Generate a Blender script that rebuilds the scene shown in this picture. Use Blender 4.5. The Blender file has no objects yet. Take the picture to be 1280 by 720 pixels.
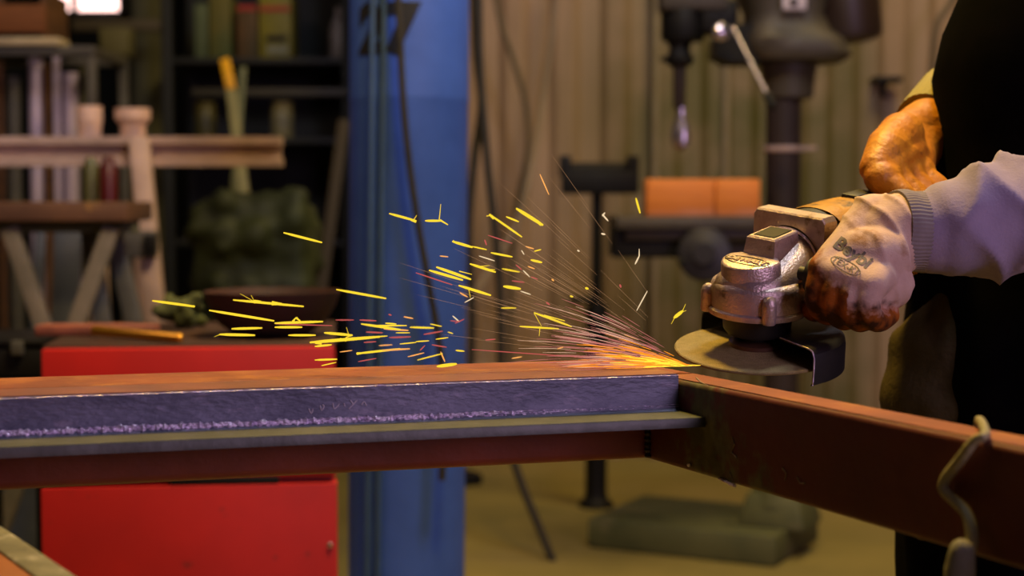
import bpy, bmesh, math, random
from mathutils import Vector, Matrix, noise
from mathutils.bvhtree import BVHTree
V = Vector
PI = math.pi
rnd = random.Random(7)
scene = bpy.context.scene
COL = scene.collection

# ------------------------------------------------------------------ camera
F = 2016.0
EYE = V((0, 0, 0.97))
PITCH = math.atan((360 - 245) / F)
camd = bpy.data.cameras.new('camera')
cam = bpy.data.objects.new('camera', camd)
COL.objects.link(cam)
cam.location = EYE
cam.rotation_euler = (PI / 2 - PITCH, 0, 0)
camd.sensor_width = 36.0
camd.lens = F / 1280 * 36.0
camd.clip_start = 0.02
camd.dof.use_dof = True
camd.dof.focus_distance = 1.33
camd.dof.aperture_fstop = camd.lens / 11.0
camd.dof.aperture_blades = 0
scene.camera = cam


def W(px, py, Y):
    """world point seen at pixel (px, py) at distance Y along +Y"""
    dx = (px - 640) / F
    dz = -(py - 360) / F
    c, s = math.cos(PITCH), math.sin(PITCH)
    d = V((dx, c + dz * s, -s + dz * c))
    return EYE + d * (Y / d.y)


def WZ(px, py, z):
    p = W(px, py, 1.0) - EYE
    return EYE + p * ((z - EYE.z) / p.z)


# ------------------------------------------------------------------ materials
MATS = {}


def mat(name, c1, c2=None, scale=8.0, rough=0.6, metal=0.0, bump=0.0, bscale=None, lo=0.35, hi=0.65,
        c3=None, s3=2.0, lo3=0.55, hi3=0.7, stretch=(1, 1, 1), rvar=0.0, spec=0.5, attr=None):
    if name in MATS:
        return MATS[name]
    m = bpy.data.materials.new(name)
    m.use_nodes = True
    nt = m.node_tree
    N, L = nt.nodes, nt.links
    b = N['Principled BSDF']
    b.inputs['Roughness'].default_value = rough
    b.inputs['Metallic'].default_value = metal
    b.inputs['Specular IOR Level'].default_value = spec
    b.inputs['Base Color'].default_value = (*c1, 1)
    tc = N.new('ShaderNodeTexCoord')
    mp = N.new('ShaderNodeMapping')
    mp.inputs['Scale'].default_value = stretch
    L.new(tc.outputs['Object'], mp.inputs['Vector'])
    out = None

    def layer(prev, colr, sc, a, bb, det=6):
        n = N.new('ShaderNodeTexNoise')
        n.inputs['Scale'].default_value = sc
        n.inputs['Detail'].default_value = det
        n.inputs['Roughness'].default_value = 0.62
        L.new(mp.outputs[0], n.inputs['Vector'])
        r = N.new('ShaderNodeMapRange')
        r.inputs['From Min'].default_value = a
        r.inputs['From Max'].default_value = bb
        L.new(n.outputs['Fac'], r.inputs['Value'])
        x = N.new('ShaderNodeMix')
        x.data_type = 'RGBA'
        L.new(r.outputs[0], x.inputs['Factor'])
        if prev is None:
            x.inputs['A'].default_value = (*c1, 1)
        else:
            L.new(prev, x.inputs['A'])
        x.inputs['B'].default_value = (*colr, 1)
        return x.outputs['Result'], r.outputs[0]
    if c2:
        out, _ = layer(None, c2, scale, lo, hi)
    if c3:
        out, _ = layer(out, c3, s3, lo3, hi3)
    if attr:                                     # worn or dipped zone given by a vertex attribute
        name_a, colr, colr2 = attr
        at = N.new('ShaderNodeAttribute')
        at.attribute_name = name_a
        n = N.new('ShaderNodeTexNoise')
        n.inputs['Scale'].default_value = 90
        n.inputs['Detail'].default_value = 5
        L.new(mp.outputs[0], n.inputs['Vector'])
        add = N.new('ShaderNodeMath')
        add.operation = 'ADD'
        L.new(at.outputs['Fac'], add.inputs[0])
        L.new(n.outputs['Fac'], add.inputs[1])
        r = N.new('ShaderNodeMapRange')
        r.inputs['From Min'].default_value = 0.85
        r.inputs['From Max'].default_value = 1.15
        L.new(add.outputs[0], r.inputs['Value'])
        n2 = N.new('ShaderNodeTexNoise')
        n2.inputs['Scale'].default_value = 45
        n2.inputs['Detail'].default_value = 5
        L.new(mp.outputs[0], n2.inputs['Vector'])
        r2 = N.new('ShaderNodeMapRange')
        r2.inputs['From Min'].default_value = 0.4
        r2.inputs['From Max'].default_value = 0.58
        L.new(n2.outputs['Fac'], r2.inputs['Value'])
        xx = N.new('ShaderNodeMix')
        xx.data_type = 'RGBA'
        L.new(r2.outputs[0], xx.inputs['Factor'])
        xx.inputs['A'].default_value = (*colr, 1)
        xx.inputs['B'].default_value = (*colr2, 1)
        x = N.new('ShaderNodeMix')
        x.data_type = 'RGBA'
        L.new(r.outputs[0], x.inputs['Factor'])
        if out is None:
            x.inputs['A'].default_value = (*c1, 1)
        else:
            L.new(out, x.inputs['A'])
        L.new(xx.outputs['Result'], x.inputs['B'])
        out = x.outputs['Result']
    if out is not None:
        L.new(out, b.inputs['Base Color'])
    if bump > 0 or rvar > 0:
        n = N.new('ShaderNodeTexNoise')
        n.inputs['Scale'].default_value = bscale or scale * 3
        n.inputs['Detail'].default_value = 6
        L.new(mp.outputs[0], n.inputs['Vector'])
        if bump > 0:
            bp = N.new('ShaderNodeBump')
            bp.inputs['Strength'].default_value = bump
            bp.inputs['Distance'].default_value = 0.004
            L.new(n.outputs['Fac'], bp.inputs['Height'])
            L.new(bp.outputs[0], b.inputs['Normal'])
        if rvar > 0:
            r = N.new('ShaderNodeMapRange')
            r.inputs['From Min'].default_value = 0.3
            r.inputs['From Max'].default_value = 0.7
            r.inputs['To Min'].default_value = max(0.05, rough - rvar)
            r.inputs['To Max'].default_value = min(1, rough + rvar)
            L.new(n.outputs['Fac'], r.inputs['Value'])
            L.new(r.outputs[0], b.inputs['Roughness'])
    MATS[name] = m
    return m


def glow(name, col, strength):
    if name in MATS:
        return MATS[name]
    m = bpy.data.materials.new(name)
    m.use_nodes = True
    nt = m.node_tree
    nt.nodes.clear()
    e = nt.nodes.new('ShaderNodeEmission')
    e.inputs[0].default_value = (*col, 1)
    e.inputs[1].default_value = strength
    o = nt.nodes.new('ShaderNodeOutputMaterial')
    nt.links.new(e.outputs[0], o.inputs[0])
    m.cycles.emission_sampling = 'NONE'
    MATS[name] = m
    return m


# ------------------------------------------------------------------ mesh building
WM = {}


def perp(d):
    u = V((0, 0, 1)) if abs(d.z) < 0.9 else V((1, 0, 0))
    a = d.cross(u).normalized()
    return a


class MB:
    def __init__(s):
        s.v, s.f, s.mi = [], [], []

    def add_bm(s, bm, M=None, mi=0):
        o = len(s.v)
        bm.verts.index_update()
        for v in bm.verts:
            s.v.append((M @ v.co) if M else v.co.copy())
        for f in bm.faces:
            s.f.append([o + v.index for v in f.verts])
            s.mi.append(mi)
        bm.free()
        return s

    def box(s, c, size, rot=None, bev=0.0, seg=2, M=None, taper=None, mi=0):
        bm = bmesh.new()
        bmesh.ops.create_cube(bm, size=1)
        for v in bm.verts:
            v.co = V((v.co.x * size[0], v.co.y * size[1], v.co.z * size[2]))
            if taper and v.co.z > 0:
                v.co.x *= taper[0]
                v.co.y *= taper[1]
        if bev > 0:
            bmesh.ops.bevel(bm, geom=bm.edges[:], offset=bev, segments=seg, affect='EDGES', profile=0.5)
        T = Matrix.Translation(V(c))
        if rot is not None:
            if isinstance(rot, (int, float)):
                T = T @ Matrix.Rotation(rot, 4, 'Z')
            else:
                T = T @ rot.to_4x4()
        if M:
            T = M @ T
        return s.add_bm(bm, T, mi)

    def bar(s, a, b, w, h, up=(0, 0, 1), bev=0.0, M=None):
        """a box beam from a to b, w wide, h high"""
        a, b = V(a), V(b)
        y = (b - a)
        ln = y.length
        y.normalize()
        x = y.cross(V(up)).normalized()
        z = x.cross(y).normalized()
        R = Matrix((x, y, z)).transposed()
        return s.box((a + b) / 2, (w, ln, h), rot=R, bev=bev, M=M)

    def prism(s, poly, a, b, xdir, ydir, bev=0.0, M=None):
        """extrude the 2D outline poly (in xdir, ydir about the line) from a to b"""
        a, b, xdir, ydir = V(a), V(b), V(xdir), V(ydir)
        bm = bmesh.new()
        r0 = [bm.verts.new(a + xdir * p[0] + ydir * p[1]) for p in poly]
        r1 = [bm.verts.new(b + xdir * p[0] + ydir * p[1]) for p in poly]
        n = len(poly)
        for i in range(n):
            bm.faces.new((r0[i], r0[(i + 1) % n], r1[(i + 1) % n], r1[i]))
        bm.faces.new(r0[::-1])
        bm.faces.new(r1)
        if bev > 0:
            bmesh.ops.bevel(bm, geom=bm.edges[:], offset=bev, segments=2, affect='EDGES', profile=0.5)
        bmesh.ops.recalc_face_normals(bm, faces=bm.faces[:])
        return s.add_bm(bm, M)

    def tube(s, pts, rad, seg=12, caps='flat', disp=None, M=None, sub=0, flat=None, up=None):
        pts = [V(p) for p in pts]
        if not hasattr(rad, '__len__'):
            rad = [rad] * len(pts)
        rad = list(rad)
        if sub:                                    # Catmull-Rom refinement
            P, R = [], []
            n = len(pts)
            for i in range(n - 1):
                p0 = pts[max(i - 1, 0)]
                p1, p2 = pts[i], pts[i + 1]
                p3 = pts[min(i + 2, n - 1)]
                for k in range(sub):
                    t = k / sub
                    P.append(0.5 * ((2 * p1) + (p2 - p0) * t + (2 * p0 - 5 * p1 + 4 * p2 - p3) * t * t + (3 * p1 - p0 - 3 * p2 + p3) * t ** 3))
                    tt = t * t * (3 - 2 * t)
                    R.append(rad[i] * (1 - tt) + rad[i + 1] * tt)
            P.append(pts[-1])
            R.append(rad[-1])
            pts, rad = P, R
        if caps == 'round':
            d0 = (pts[0] - pts[1]).normalized()
            d1 = (pts[-1] - pts[-2]).normalized()
            A, AR, Bp, BR = [], [], [], []
            for k in range(4):
                th = PI / 2 * (1 - k / 4) * 0.97
                A.append(pts[0] + d0 * rad[0] * math.sin(th))
                AR.append(rad[0] * math.cos(th))
                Bp.insert(0, pts[-1] + d1 * rad[-1] * math.sin(th))
                BR.insert(0, rad[-1] * math.cos(th))
            pts = A + pts + Bp
            rad = AR + rad + BR
        o = len(s.v)
        n = len(pts)
        x = None
        L = [0]
        for i in range(1, n):
            L.append(L[-1] + (pts[i] - pts[i - 1]).length)
        for i, p in enumerate(pts):
            d = (pts[min(i + 1, n - 1)] - pts[max(i - 1, 0)]).normalized()
            if x is None:
                x = perp(d) if up is None else V(up)
                x = (x - d * x.dot(d)).normalized()
            else:
                x = (x - d * x.dot(d)).normalized()
            y = d.cross(x)
            for k in range(seg):
                a = 2 * PI * k / seg
                r = rad[i]
                fl = flat or (1, 1)
                q = x * math.cos(a) * r * fl[0] + y * math.sin(a) * r * fl[1]
                if disp:
                    q *= disp(L[i], a, p)
                q = p + q
                s.v.append(M @ q if M else q)
        for i in range(n - 1):
            for k in range(seg):
                k2 = (k + 1) % seg
                s.f.append([o + i * seg + k, o + i * seg + k2, o + (i + 1) * seg + k2, o + (i + 1) * seg + k])
                s.mi.append(0)
        s.f.append([o + k for k in range(seg)][::-1])
        s.f.append([o + (n - 1) * seg + k for k in range(seg)])
        s.mi += [0, 0]
        return s

    def lathe(s, prof, c=(0, 0, 0), axis=(0, 0, 1), seg=32, M=None, disp=None):
        """prof: (r, h) pairs about axis through c"""
        c, ax = V(c), V(axis).normalized()
        x = perp(ax)
        y = ax.cross(x)
        o = len(s.v)
        for (r, h) in prof:
            for k in range(seg):
                a = 2 * PI * k / seg
                rr = r * (disp(a, h) if disp else 1)
                q = c + ax * h + (x * math.cos(a) + y * math.sin(a)) * max(rr, 1e-5)
                s.v.append(M @ q if M else q)
        for i in range(len(prof) - 1):
            for k in range(seg):
                k2 = (k + 1) % seg
                s.f.append([o + i * seg + k, o + i * seg + k2, o + (i + 1) * seg + k2, o + (i + 1) * seg + k])
                s.mi.append(0)
        s.f.append([o + k for k in range(seg)][::-1])
        s.f.append([o + (len(prof) - 1) * seg + k for k in range(seg)])
        s.mi += [0, 0]
        return s

    def loft(s, rings, M=None):
        """rings: lists of points of equal count, capped"""
        o = len(s.v)
        n = len(rings[0])
        for r in rings:
            for q in r:
                s.v.append(M @ V(q) if M else V(q))
        for i in range(len(rings) - 1):
            for k in range(n):
                k2 = (k + 1) % n
                s.f.append([o + i * n + k, o + i * n + k2, o + (i + 1) * n + k2, o + (i + 1) * n + k])
                s.mi.append(0)
        s.f.append([o + k for k in range(n)][::-1])
        s.f.append([o + (len(rings) - 1) * n + k for k in range(n)])
        s.mi += [0, 0]
        return s

    def build(s, name, m, parent=None, local=False, smooth=38, label=None, kind=None, group=None, cat=None, attr=None, fix=True):
        me = bpy.data.meshes.new(name)
        vs = s.v
        o = bpy.data.objects.new(name, me)
        if parent is not None:
            if not local:
                Mi = WM[parent].inverted()
                vs = [Mi @ v for v in vs]
            WM[o] = WM[parent]
            o.parent = parent
        else:
            if vs and kind != 'structure':
                c = V((sum(v.x for v in vs) / len(vs), sum(v.y for v in vs) / len(vs), min(v.z for v in vs)))
            else:
                c = V((0, 0, 0))
            vs = [v - c for v in vs]
            o.location = c
            WM[o] = Matrix.Translation(c)
        me.from_pydata([tuple(v) for v in vs], [], s.f)
        if fix:
            bm = bmesh.new()
            bm.from_mesh(me)
            bmesh.ops.recalc_face_normals(bm, faces=bm.faces[:])
            bm.to_mesh(me)
            bm.free()
        me.materials.append(m)
        if attr:
            a = me.attributes.new(attr[0], 'FLOAT', 'POINT')
            for i, v in enumerate(s.v):
                a.data[i].value = attr[1](v)
        if smooth:
            me.shade_smooth()
            me.set_sharp_from_angle(angle=math.radians(smooth))
        COL.objects.link(o)
        tag(o, label, cat, group, kind)
        return o


def tag(o, label=None, cat=None, group=None, kind=None):
    if label:
        o['label'] = label
    if cat:
        o['category'] = cat
    if group:
        o['group'] = group
    if kind:
        o['kind'] = kind
    return o


def root(name, loc, label, cat, group=None, M=None):
    o = bpy.data.objects.new(name, None)
    o.empty_display_size = 0.05
    COL.objects.link(o)
    if M is None:
        M = Matrix.Translation(V(loc))
    o.matrix_world = M
    WM[o] = M
    return tag(o, label, cat, group)


def remesh(mb, voxel, smooth_it=6, factor=0.6):
    """union of closed shapes as one continuous surface; returns a new MB"""
    me = bpy.data.meshes.new('tmp')
    me.from_pydata([tuple(v) for v in mb.v], [], mb.f)
    bm = bmesh.new()
    bm.from_mesh(me)
    bmesh.ops.recalc_face_normals(bm, faces=bm.faces[:])
    bm.to_mesh(me)
    bm.free()
    o = bpy.data.objects.new('tmp', me)
    COL.objects.link(o)
    r = o.modifiers.new('r', 'REMESH')
    r.mode = 'VOXEL'
    r.voxel_size = voxel
    sm = o.modifiers.new('s', 'SMOOTH')
    sm.factor = factor
    sm.iterations = smooth_it
    dg = bpy.context.evaluated_depsgraph_get()
    ev = o.evaluated_get(dg)
    e = ev.to_mesh()
    out = MB()
    out.v = [v.co.copy() for v in e.vertices]
    out.f = [list(p.vertices) for p in e.polygons]
    out.n = [v.normal.copy() for v in e.vertices]
    ev.to_mesh_clear()
    bpy.data.objects.remove(o)
    bpy.data.meshes.remove(me)
    return out


def wrinkle(mb, fn):
    for i, v in enumerate(mb.v):
        mb.v[i] = v + mb.n[i] * fn(v)
    return mb


def text_mb(txt, size, ext=0.0, offset=0.0, cuts=0, spacing=1.0, shear=0.0):
    cu = bpy.data.curves.new('t', 'FONT')
    cu.body = txt
    cu.size = size
    cu.extrude = ext
    cu.offset = offset
    cu.space_character = spacing
    cu.shear = shear
    cu.align_x = 'CENTER'
    cu.align_y = 'CENTER'
    cu.resolution_u = 3
    o = bpy.data.objects.new('t', cu)
    COL.objects.link(o)
    dg = bpy.context.evaluated_depsgraph_get()
    ev = o.evaluated_get(dg)
    e = ev.to_mesh()
    bm = bmesh.new()
    bm.from_mesh(e)
    if cuts:
        bmesh.ops.triangulate(bm, faces=bm.faces[:])
        bmesh.ops.subdivide_edges(bm, edges=bm.edges[:], cuts=cuts, use_grid_fill=True)
        bmesh.ops.triangulate(bm, faces=bm.faces[:])
    mb = MB()
    mb.add_bm(bm)
    ev.to_mesh_clear()
    bpy.data.objects.remove(o)
    bpy.data.curves.remove(cu)
    return mb

# ================================================================== SETTING
M_floor = mat('concrete_floor', (0.25, 0.19, 0.045), (0.16, 0.13, 0.03), 2.2, 0.7, bump=0.3, bscale=14, c3=(0.33, 0.24, 0.08), s3=1.1, lo3=0.5, hi3=0.75)
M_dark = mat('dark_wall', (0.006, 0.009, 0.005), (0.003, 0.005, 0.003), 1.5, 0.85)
M_wood = mat('brown_wood', (0.16, 0.07, 0.025), (0.09, 0.04, 0.015), 6, 0.7, stretch=(1, 1, 6))
M_black = mat('black_paint', (0.003, 0.003, 0.003), (0.006, 0.005, 0.004), 10, 0.6, spec=0.25)
M_blackrub = mat('black_rubber', (0.010, 0.010, 0.010), rough=0.7)
M_pink = mat('pale_steel', (0.62, 0.44, 0.37), (0.42, 0.30, 0.25), 7, 0.55, metal=0.1, bump=0.2)
M_olive = mat('olive_concrete', (0.10, 0.095, 0.045), (0.065, 0.062, 0.028), 5, 0.9)
M_greyst = mat('grey_steel', (0.13, 0.125, 0.105), (0.08, 0.075, 0.07), 8, 0.5, metal=0.3)
M_lilac = mat('bright_galvanised', (0.74, 0.62, 0.88), (0.52, 0.45, 0.66), 6, 0.45, metal=0.15)


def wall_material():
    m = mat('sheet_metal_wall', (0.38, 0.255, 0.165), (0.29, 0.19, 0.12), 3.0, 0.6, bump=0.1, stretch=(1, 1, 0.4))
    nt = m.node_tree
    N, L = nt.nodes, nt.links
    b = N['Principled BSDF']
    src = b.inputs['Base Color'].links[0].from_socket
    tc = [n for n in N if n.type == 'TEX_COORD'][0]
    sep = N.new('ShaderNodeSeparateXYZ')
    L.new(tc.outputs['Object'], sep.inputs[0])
    cr = N.new('ShaderNodeValToRGB')             # where along the wall green reflected light is painted into its colour
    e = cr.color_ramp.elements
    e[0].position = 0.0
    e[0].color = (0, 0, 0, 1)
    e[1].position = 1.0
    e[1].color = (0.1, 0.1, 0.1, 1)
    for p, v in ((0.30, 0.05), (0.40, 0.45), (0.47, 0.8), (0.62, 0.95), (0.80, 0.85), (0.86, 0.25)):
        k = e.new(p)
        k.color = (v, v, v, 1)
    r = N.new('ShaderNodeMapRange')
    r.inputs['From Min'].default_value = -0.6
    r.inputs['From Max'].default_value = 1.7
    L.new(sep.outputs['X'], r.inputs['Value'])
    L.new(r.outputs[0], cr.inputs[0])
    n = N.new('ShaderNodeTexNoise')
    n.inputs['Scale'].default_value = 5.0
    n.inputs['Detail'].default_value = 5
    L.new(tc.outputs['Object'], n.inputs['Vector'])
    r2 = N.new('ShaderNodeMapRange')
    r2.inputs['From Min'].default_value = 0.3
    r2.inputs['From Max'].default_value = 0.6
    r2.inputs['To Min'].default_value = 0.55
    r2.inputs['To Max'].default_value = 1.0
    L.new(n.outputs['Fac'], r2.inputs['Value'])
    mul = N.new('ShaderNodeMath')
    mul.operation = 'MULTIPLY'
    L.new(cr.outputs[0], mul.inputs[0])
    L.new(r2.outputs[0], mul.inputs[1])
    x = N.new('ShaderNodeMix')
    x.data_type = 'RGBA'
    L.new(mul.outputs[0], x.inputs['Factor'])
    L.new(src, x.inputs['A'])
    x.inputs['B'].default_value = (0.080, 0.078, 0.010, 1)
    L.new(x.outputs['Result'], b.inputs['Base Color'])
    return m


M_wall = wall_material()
YB = 5.95
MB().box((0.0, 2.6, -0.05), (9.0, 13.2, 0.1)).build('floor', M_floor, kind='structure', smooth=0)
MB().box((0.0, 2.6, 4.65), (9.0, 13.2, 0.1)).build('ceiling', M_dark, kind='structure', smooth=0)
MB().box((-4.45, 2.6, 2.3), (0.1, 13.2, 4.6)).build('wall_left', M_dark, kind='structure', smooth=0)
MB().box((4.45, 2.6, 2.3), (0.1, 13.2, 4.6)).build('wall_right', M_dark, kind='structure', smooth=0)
# back wall of ribbed sheet metal, only right of the blue column; the hall runs deeper on the left
mb = MB()
x = -0.42
top, bot = [], []
per = 0.185
pts = []
k = 0
while x < 4.4:
    for dx, dy in ((0, 0), (0.030, 0.026), (0.085, 0.034), (0.120, 0.004)):
        pts.append((x + dx, YB - dy))
    x += per
    k += 1
rings = []
for (px_, py_) in pts:
    rings.append([(px_, py_, 0), (px_, py_, 4.6), (px_, YB + 0.06, 4.6), (px_, YB + 0.06, 0)])
mb.loft(rings)
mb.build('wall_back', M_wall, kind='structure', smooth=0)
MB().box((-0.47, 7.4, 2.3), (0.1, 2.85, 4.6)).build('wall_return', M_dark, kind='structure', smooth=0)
# far wall of the left bay with a window in it: three boxes leave the opening
YF = 8.8
wz0, wz1 = 1.935, 3.4
wx0, wx1 = W(60, 0, YF).x, W(158, 0, YF).x
mb = MB()
mb.box(((-4.4 + wx0) / 2, YF + 0.1, 2.3), (wx0 + 4.4, 0.2, 4.6))
mb.box(((wx1 - 0.42) / 2, YF + 0.1, 2.3), (-0.42 - wx1, 0.2, 4.6))
mb.box(((wx0 + wx1) / 2, YF + 0.1, wz0 / 2), (wx1 - wx0, 0.2, wz0))
mb.box(((wx0 + wx1) / 2, YF + 0.1, (wz1 + 4.6) / 2), (wx1 - wx0, 0.2, 4.6 - wz1))
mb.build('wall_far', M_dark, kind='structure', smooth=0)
mb = MB()
cx = (wx0 + wx1) / 2
ww = wx1 - wx0
mul_x = W(90, 0, YF).x
mb.box((wx0 + 0.025, YF + 0.06, (wz0 + wz1) / 2), (0.05, 0.09, wz1 - wz0), bev=0.006)
mb.box((wx1 - 0.025, YF + 0.06, (wz0 + wz1) / 2), (0.05, 0.09, wz1 - wz0), bev=0.006)
mb.box((mul_x, YF + 0.06, (wz0 + wz1) / 2), (0.03, 0.09, wz1 - wz0), bev=0.006)
mb.box((cx, YF + 0.06, wz0 + 0.02), (ww, 0.09, 0.04), bev=0.006)
mb.box((cx, YF + 0.06, wz1 - 0.02), (ww, 0.09, 0.04), bev=0.006)
win = mb.build('window_1', M_greyst, kind='structure')
MB().box((cx, YF + 0.08, (wz0 + wz1) / 2), (ww - 0.04, 0.01, wz1 - wz0 - 0.04)).build('pane', glow('daylit_window', (1.0, 0.62, 0.55), 4.0), parent=win, smooth=0)
# wide square post in the left bay
p = W(185, 100, 6.6)
w_ = (W(205, 0, 6.6).x - W(165, 0, 6.6).x)
MB().box((p.x, 6.6 + w_ / 2, 2.3), (w_, w_, 4.6), bev=0.01).build('pillar', M_olive, kind='structure')

# ================================================================== BLUE COLUMN
M_blue = mat('blue_paint', (0.055, 0.135, 0.62), (0.038, 0.10, 0.48), 5, 0.55, bump=0.15, bscale=20, c3=(0.05, 0.09, 0.25), s3=9, lo3=0.66, hi3=0.74)
YC = 3.2
c0 = W(508, 720, YC)
c1 = W(512, 0, YC)
ctop = c1 + (c1 - c0) * 2.2
cbot = c0 + (c0 - c1) * ((c0.z) / (c1.z - c0.z))
axis = (ctop - cbot).normalized()
RC = 74.0 / F * YC
col = root('blue_column', cbot, 'thick blue painted round column with black stencilled 27', 'column')
hgt = (4.6 - cbot.z) / axis.z
prof = [(RC * 0.99, 0)]
seam_h = (W(510, 122, YC).z - cbot.z) / axis.z
for h in (seam_h - 0.012,):
    prof.append((RC * 0.995, h))
    prof.append((RC * 1.004, h + 0.004))
    prof.append((RC * 1.004, h + 0.012))
    prof.append((RC * 1.0, h + 0.022))
prof.append((RC * 1.02, hgt))
MB().lathe(prof, cbot, axis, 96).build('column_shaft', M_blue, parent=col)
MB().box((cbot.x, cbot.y, 0.012), (0.42, 0.42, 0.024), bev=0.004).build('base_plate', M_blue, parent=col)
# stencilled number wrapped on the shaft
M_ink = mat('black_stencil', (0.004, 0.005, 0.012), (0.02, 0.05, 0.18), 40, 0.7, lo=0.58, hi=0.72)


def wrap_col(px, py, txt, size):
    t = text_mb(txt, size, offset=size * 0.055, cuts=2)
    z0 = W(px, py, YC - RC).z
    h0 = (z0 - cbot.z) / axis.z
    xc = (cbot + axis * h0)
    xoff = W(px, py, YC - RC * 0.9).x - xc.x
    a0 = math.asin(max(-0.99, min(0.99, xoff / RC)))
    for i, v in enumerate(t.v):
        a = a0 + v.x / RC
        r = RC * 1.016
        pt = cbot + axis * (h0 + v.y)
        t.v[i] = V((pt.x + r * math.sin(a), pt.y - r * math.cos(a), pt.z))
    return t


wrap_col(464, 38, '2', 0.125).build('painted_number', M_ink, parent=col, smooth=0, label='black stencilled digit 2', fix=False)
wrap_col(501, 38, '7', 0.125).build('painted_number', M_ink, parent=col, smooth=0, label='black stencilled digit 7', fix=False)

# conduits and cables in front of and beside the column
M_cond = mat('grey_conduit', (0.06, 0.12, 0.26), (0.04, 0.085, 0.2), 8, 0.5, metal=0.2)
M_cable = mat('dark_cable', (0.018, 0.016, 0.010), (0.03, 0.026, 0.015), 20, 0.5)
M_hose = mat('olive_hose', (0.11, 0.08, 0.045), rough=0.6)
for (xa, xb, lab) in ((467, 458, 'grey conduit running down the shaded side of the blue column'),
                      (481, 472, 'grey conduit crossing the stencilled 2 on the blue column')):
    Y = YC - RC * 1.0 - 0.0
    a = W(xa, -60, Y - 0.0)
    b = W(xb, 720, Y)
    b = a + (b - a) * (a.z / (a.z - b.z))
    t = (4.55 - a.z) / (a.z - b.z)
    o = MB().tube([a + (a - b) * t, a, b], 0.0055, 10).build('conduit', M_cond, label=lab, cat='conduit', group='conduits on the blue column')


def cable(pts, r, m, name, lab, cat='cable', group=None, Y=None, sub=6):
    P = [W(p[0], p[1], p[2] if len(p) > 2 else Y) for p in pts]
    return MB().tube(P, r, 8, sub=sub).build(name, m, label=lab, cat=cat, group=group)


cable([(492, -80), (499, 20), (503, 110), (510, 190), (521, 270), (535, 350), (549, 430), (556, 520), (552, 600)], 0.0065, M_cable, 'hanging_cable', 'dark cable hanging down the lit face of the blue column', Y=YC - RC - 0.05)
cable([(592, -60), (595, 60), (602, 130), (593, 200), (586, 290), (590, 380), (589, 450), (586, 560)], 0.011, M_cable, 'hanging_cable', 'dark cable hanging just beside the blue column edge', Y=4.3)
cable([(598, -60), (599, 60), (603, 130), (610, 210), (620, 300), (626, 390), (626, 470), (632, 540), (652, 605), (672, 655), (700, 724)], 0.011, M_cable, 'hanging_cable', 'dark cable hanging from the wall and trailing over the floor', Y=4.25)
cable([(612, -60), (624, 20), (640, 70), (655, 120), (661, 170), (656, 210), (648, 250), (642, 300), (638, 420), (636, 560)], 0.010, M_hose, 'hanging_cable', 'thin olive cable looping out on the bare tan wall', Y=5.6)
cable([(700, -60, 5.8), (690, 40, 5.8), (676, 140, 5.75), (662, 220, 5.5), (645, 280, 5.45), (620, 325, 5.4), (596, 362, 5.3), (565, 388, 5.0), (535, 408, 4.6), (480, 470, 4.2)], 0.012, mat('pale_hose', (0.24, 0.18, 0.13), rough=0.6), 'air_hose', 'pale hose sagging from the tan wall past the blue column', cat='hose')

# wall fittings
M_pipe = mat('wall_pipe', (0.27, 0.22, 0.14), (0.2, 0.16, 0.09), 8, 0.5)
for px_, lab in ((820, 'thin pale pipe up the ribbed wall behind the drill chuck'), (909, 'thin pale pipe up the ribbed wall behind the drill lever')):
    a = W(px_, 0, YB - 0.05)
    MB().tube([(a.x, a.y, 0.0), (a.x, a.y, 4.5)], 0.013, 10).build('wall_pipe', M_pipe, label=lab, cat='pipe', group='pipes on the ribbed wall')
cable([(1215, -60), (1190, 0), (1172, 30), (1166, 80), (1164, 200), (1160, 420)], 0.012, M_hose, 'wall_cable', 'cable curving down the tan wall beside the black apron', Y=5.7)
mb = MB()
a = W(1108, 100, YB - 0.08)
mb.box((a.x, a.y, a.z), (0.10, 0.10, 0.02), bev=0.003)
mb.box((a.x, YB - 0.04, a.z - 0.03), (0.02, 0.02, 0.06), bev=0.003)
mb.build('wall_bracket', M_black, label='small dark bracket on the tan wall above the orange glove', cat='bracket')

# ================================================================== DRILL PRESS
M_cast = mat('grey_cast_iron', (0.070, 0.055, 0.036), (0.042, 0.034, 0.022), 9, 0.55, metal=0.1, bump=0.2)
M_colm = mat('column_steel', (0.04, 0.026, 0.022), (0.022, 0.015, 0.012), 6, 0.6, metal=0.0, spec=0.25)
M_brown = mat('dark_brown_enamel', (0.028, 0.014, 0.008), rough=0.45)
M_chrome = mat('bright_steel', (0.62, 0.55, 0.60), rough=0.22, metal=0.9)
M_basep = mat('olive_cast_base', (0.085, 0.085, 0.026), (0.05, 0.055, 0.016), 6, 0.7, c3=(0.13, 0.11, 0.05), s3=4)
YD = 4.35
dc = W(978, 300, YD)
dx0, dy0 = dc.x, dc.y
dp = root('drill_press', (dx0, dy0, 0), 'floor-standing pillar drill with grey head and square iron foot', 'drill press')


def zz(py, Y=YD):
    return W(640, py, Y).z


S = YD / F     # metres per pixel here


def X(px, Y=YD):
    return (px - 640) / F * Y


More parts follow.
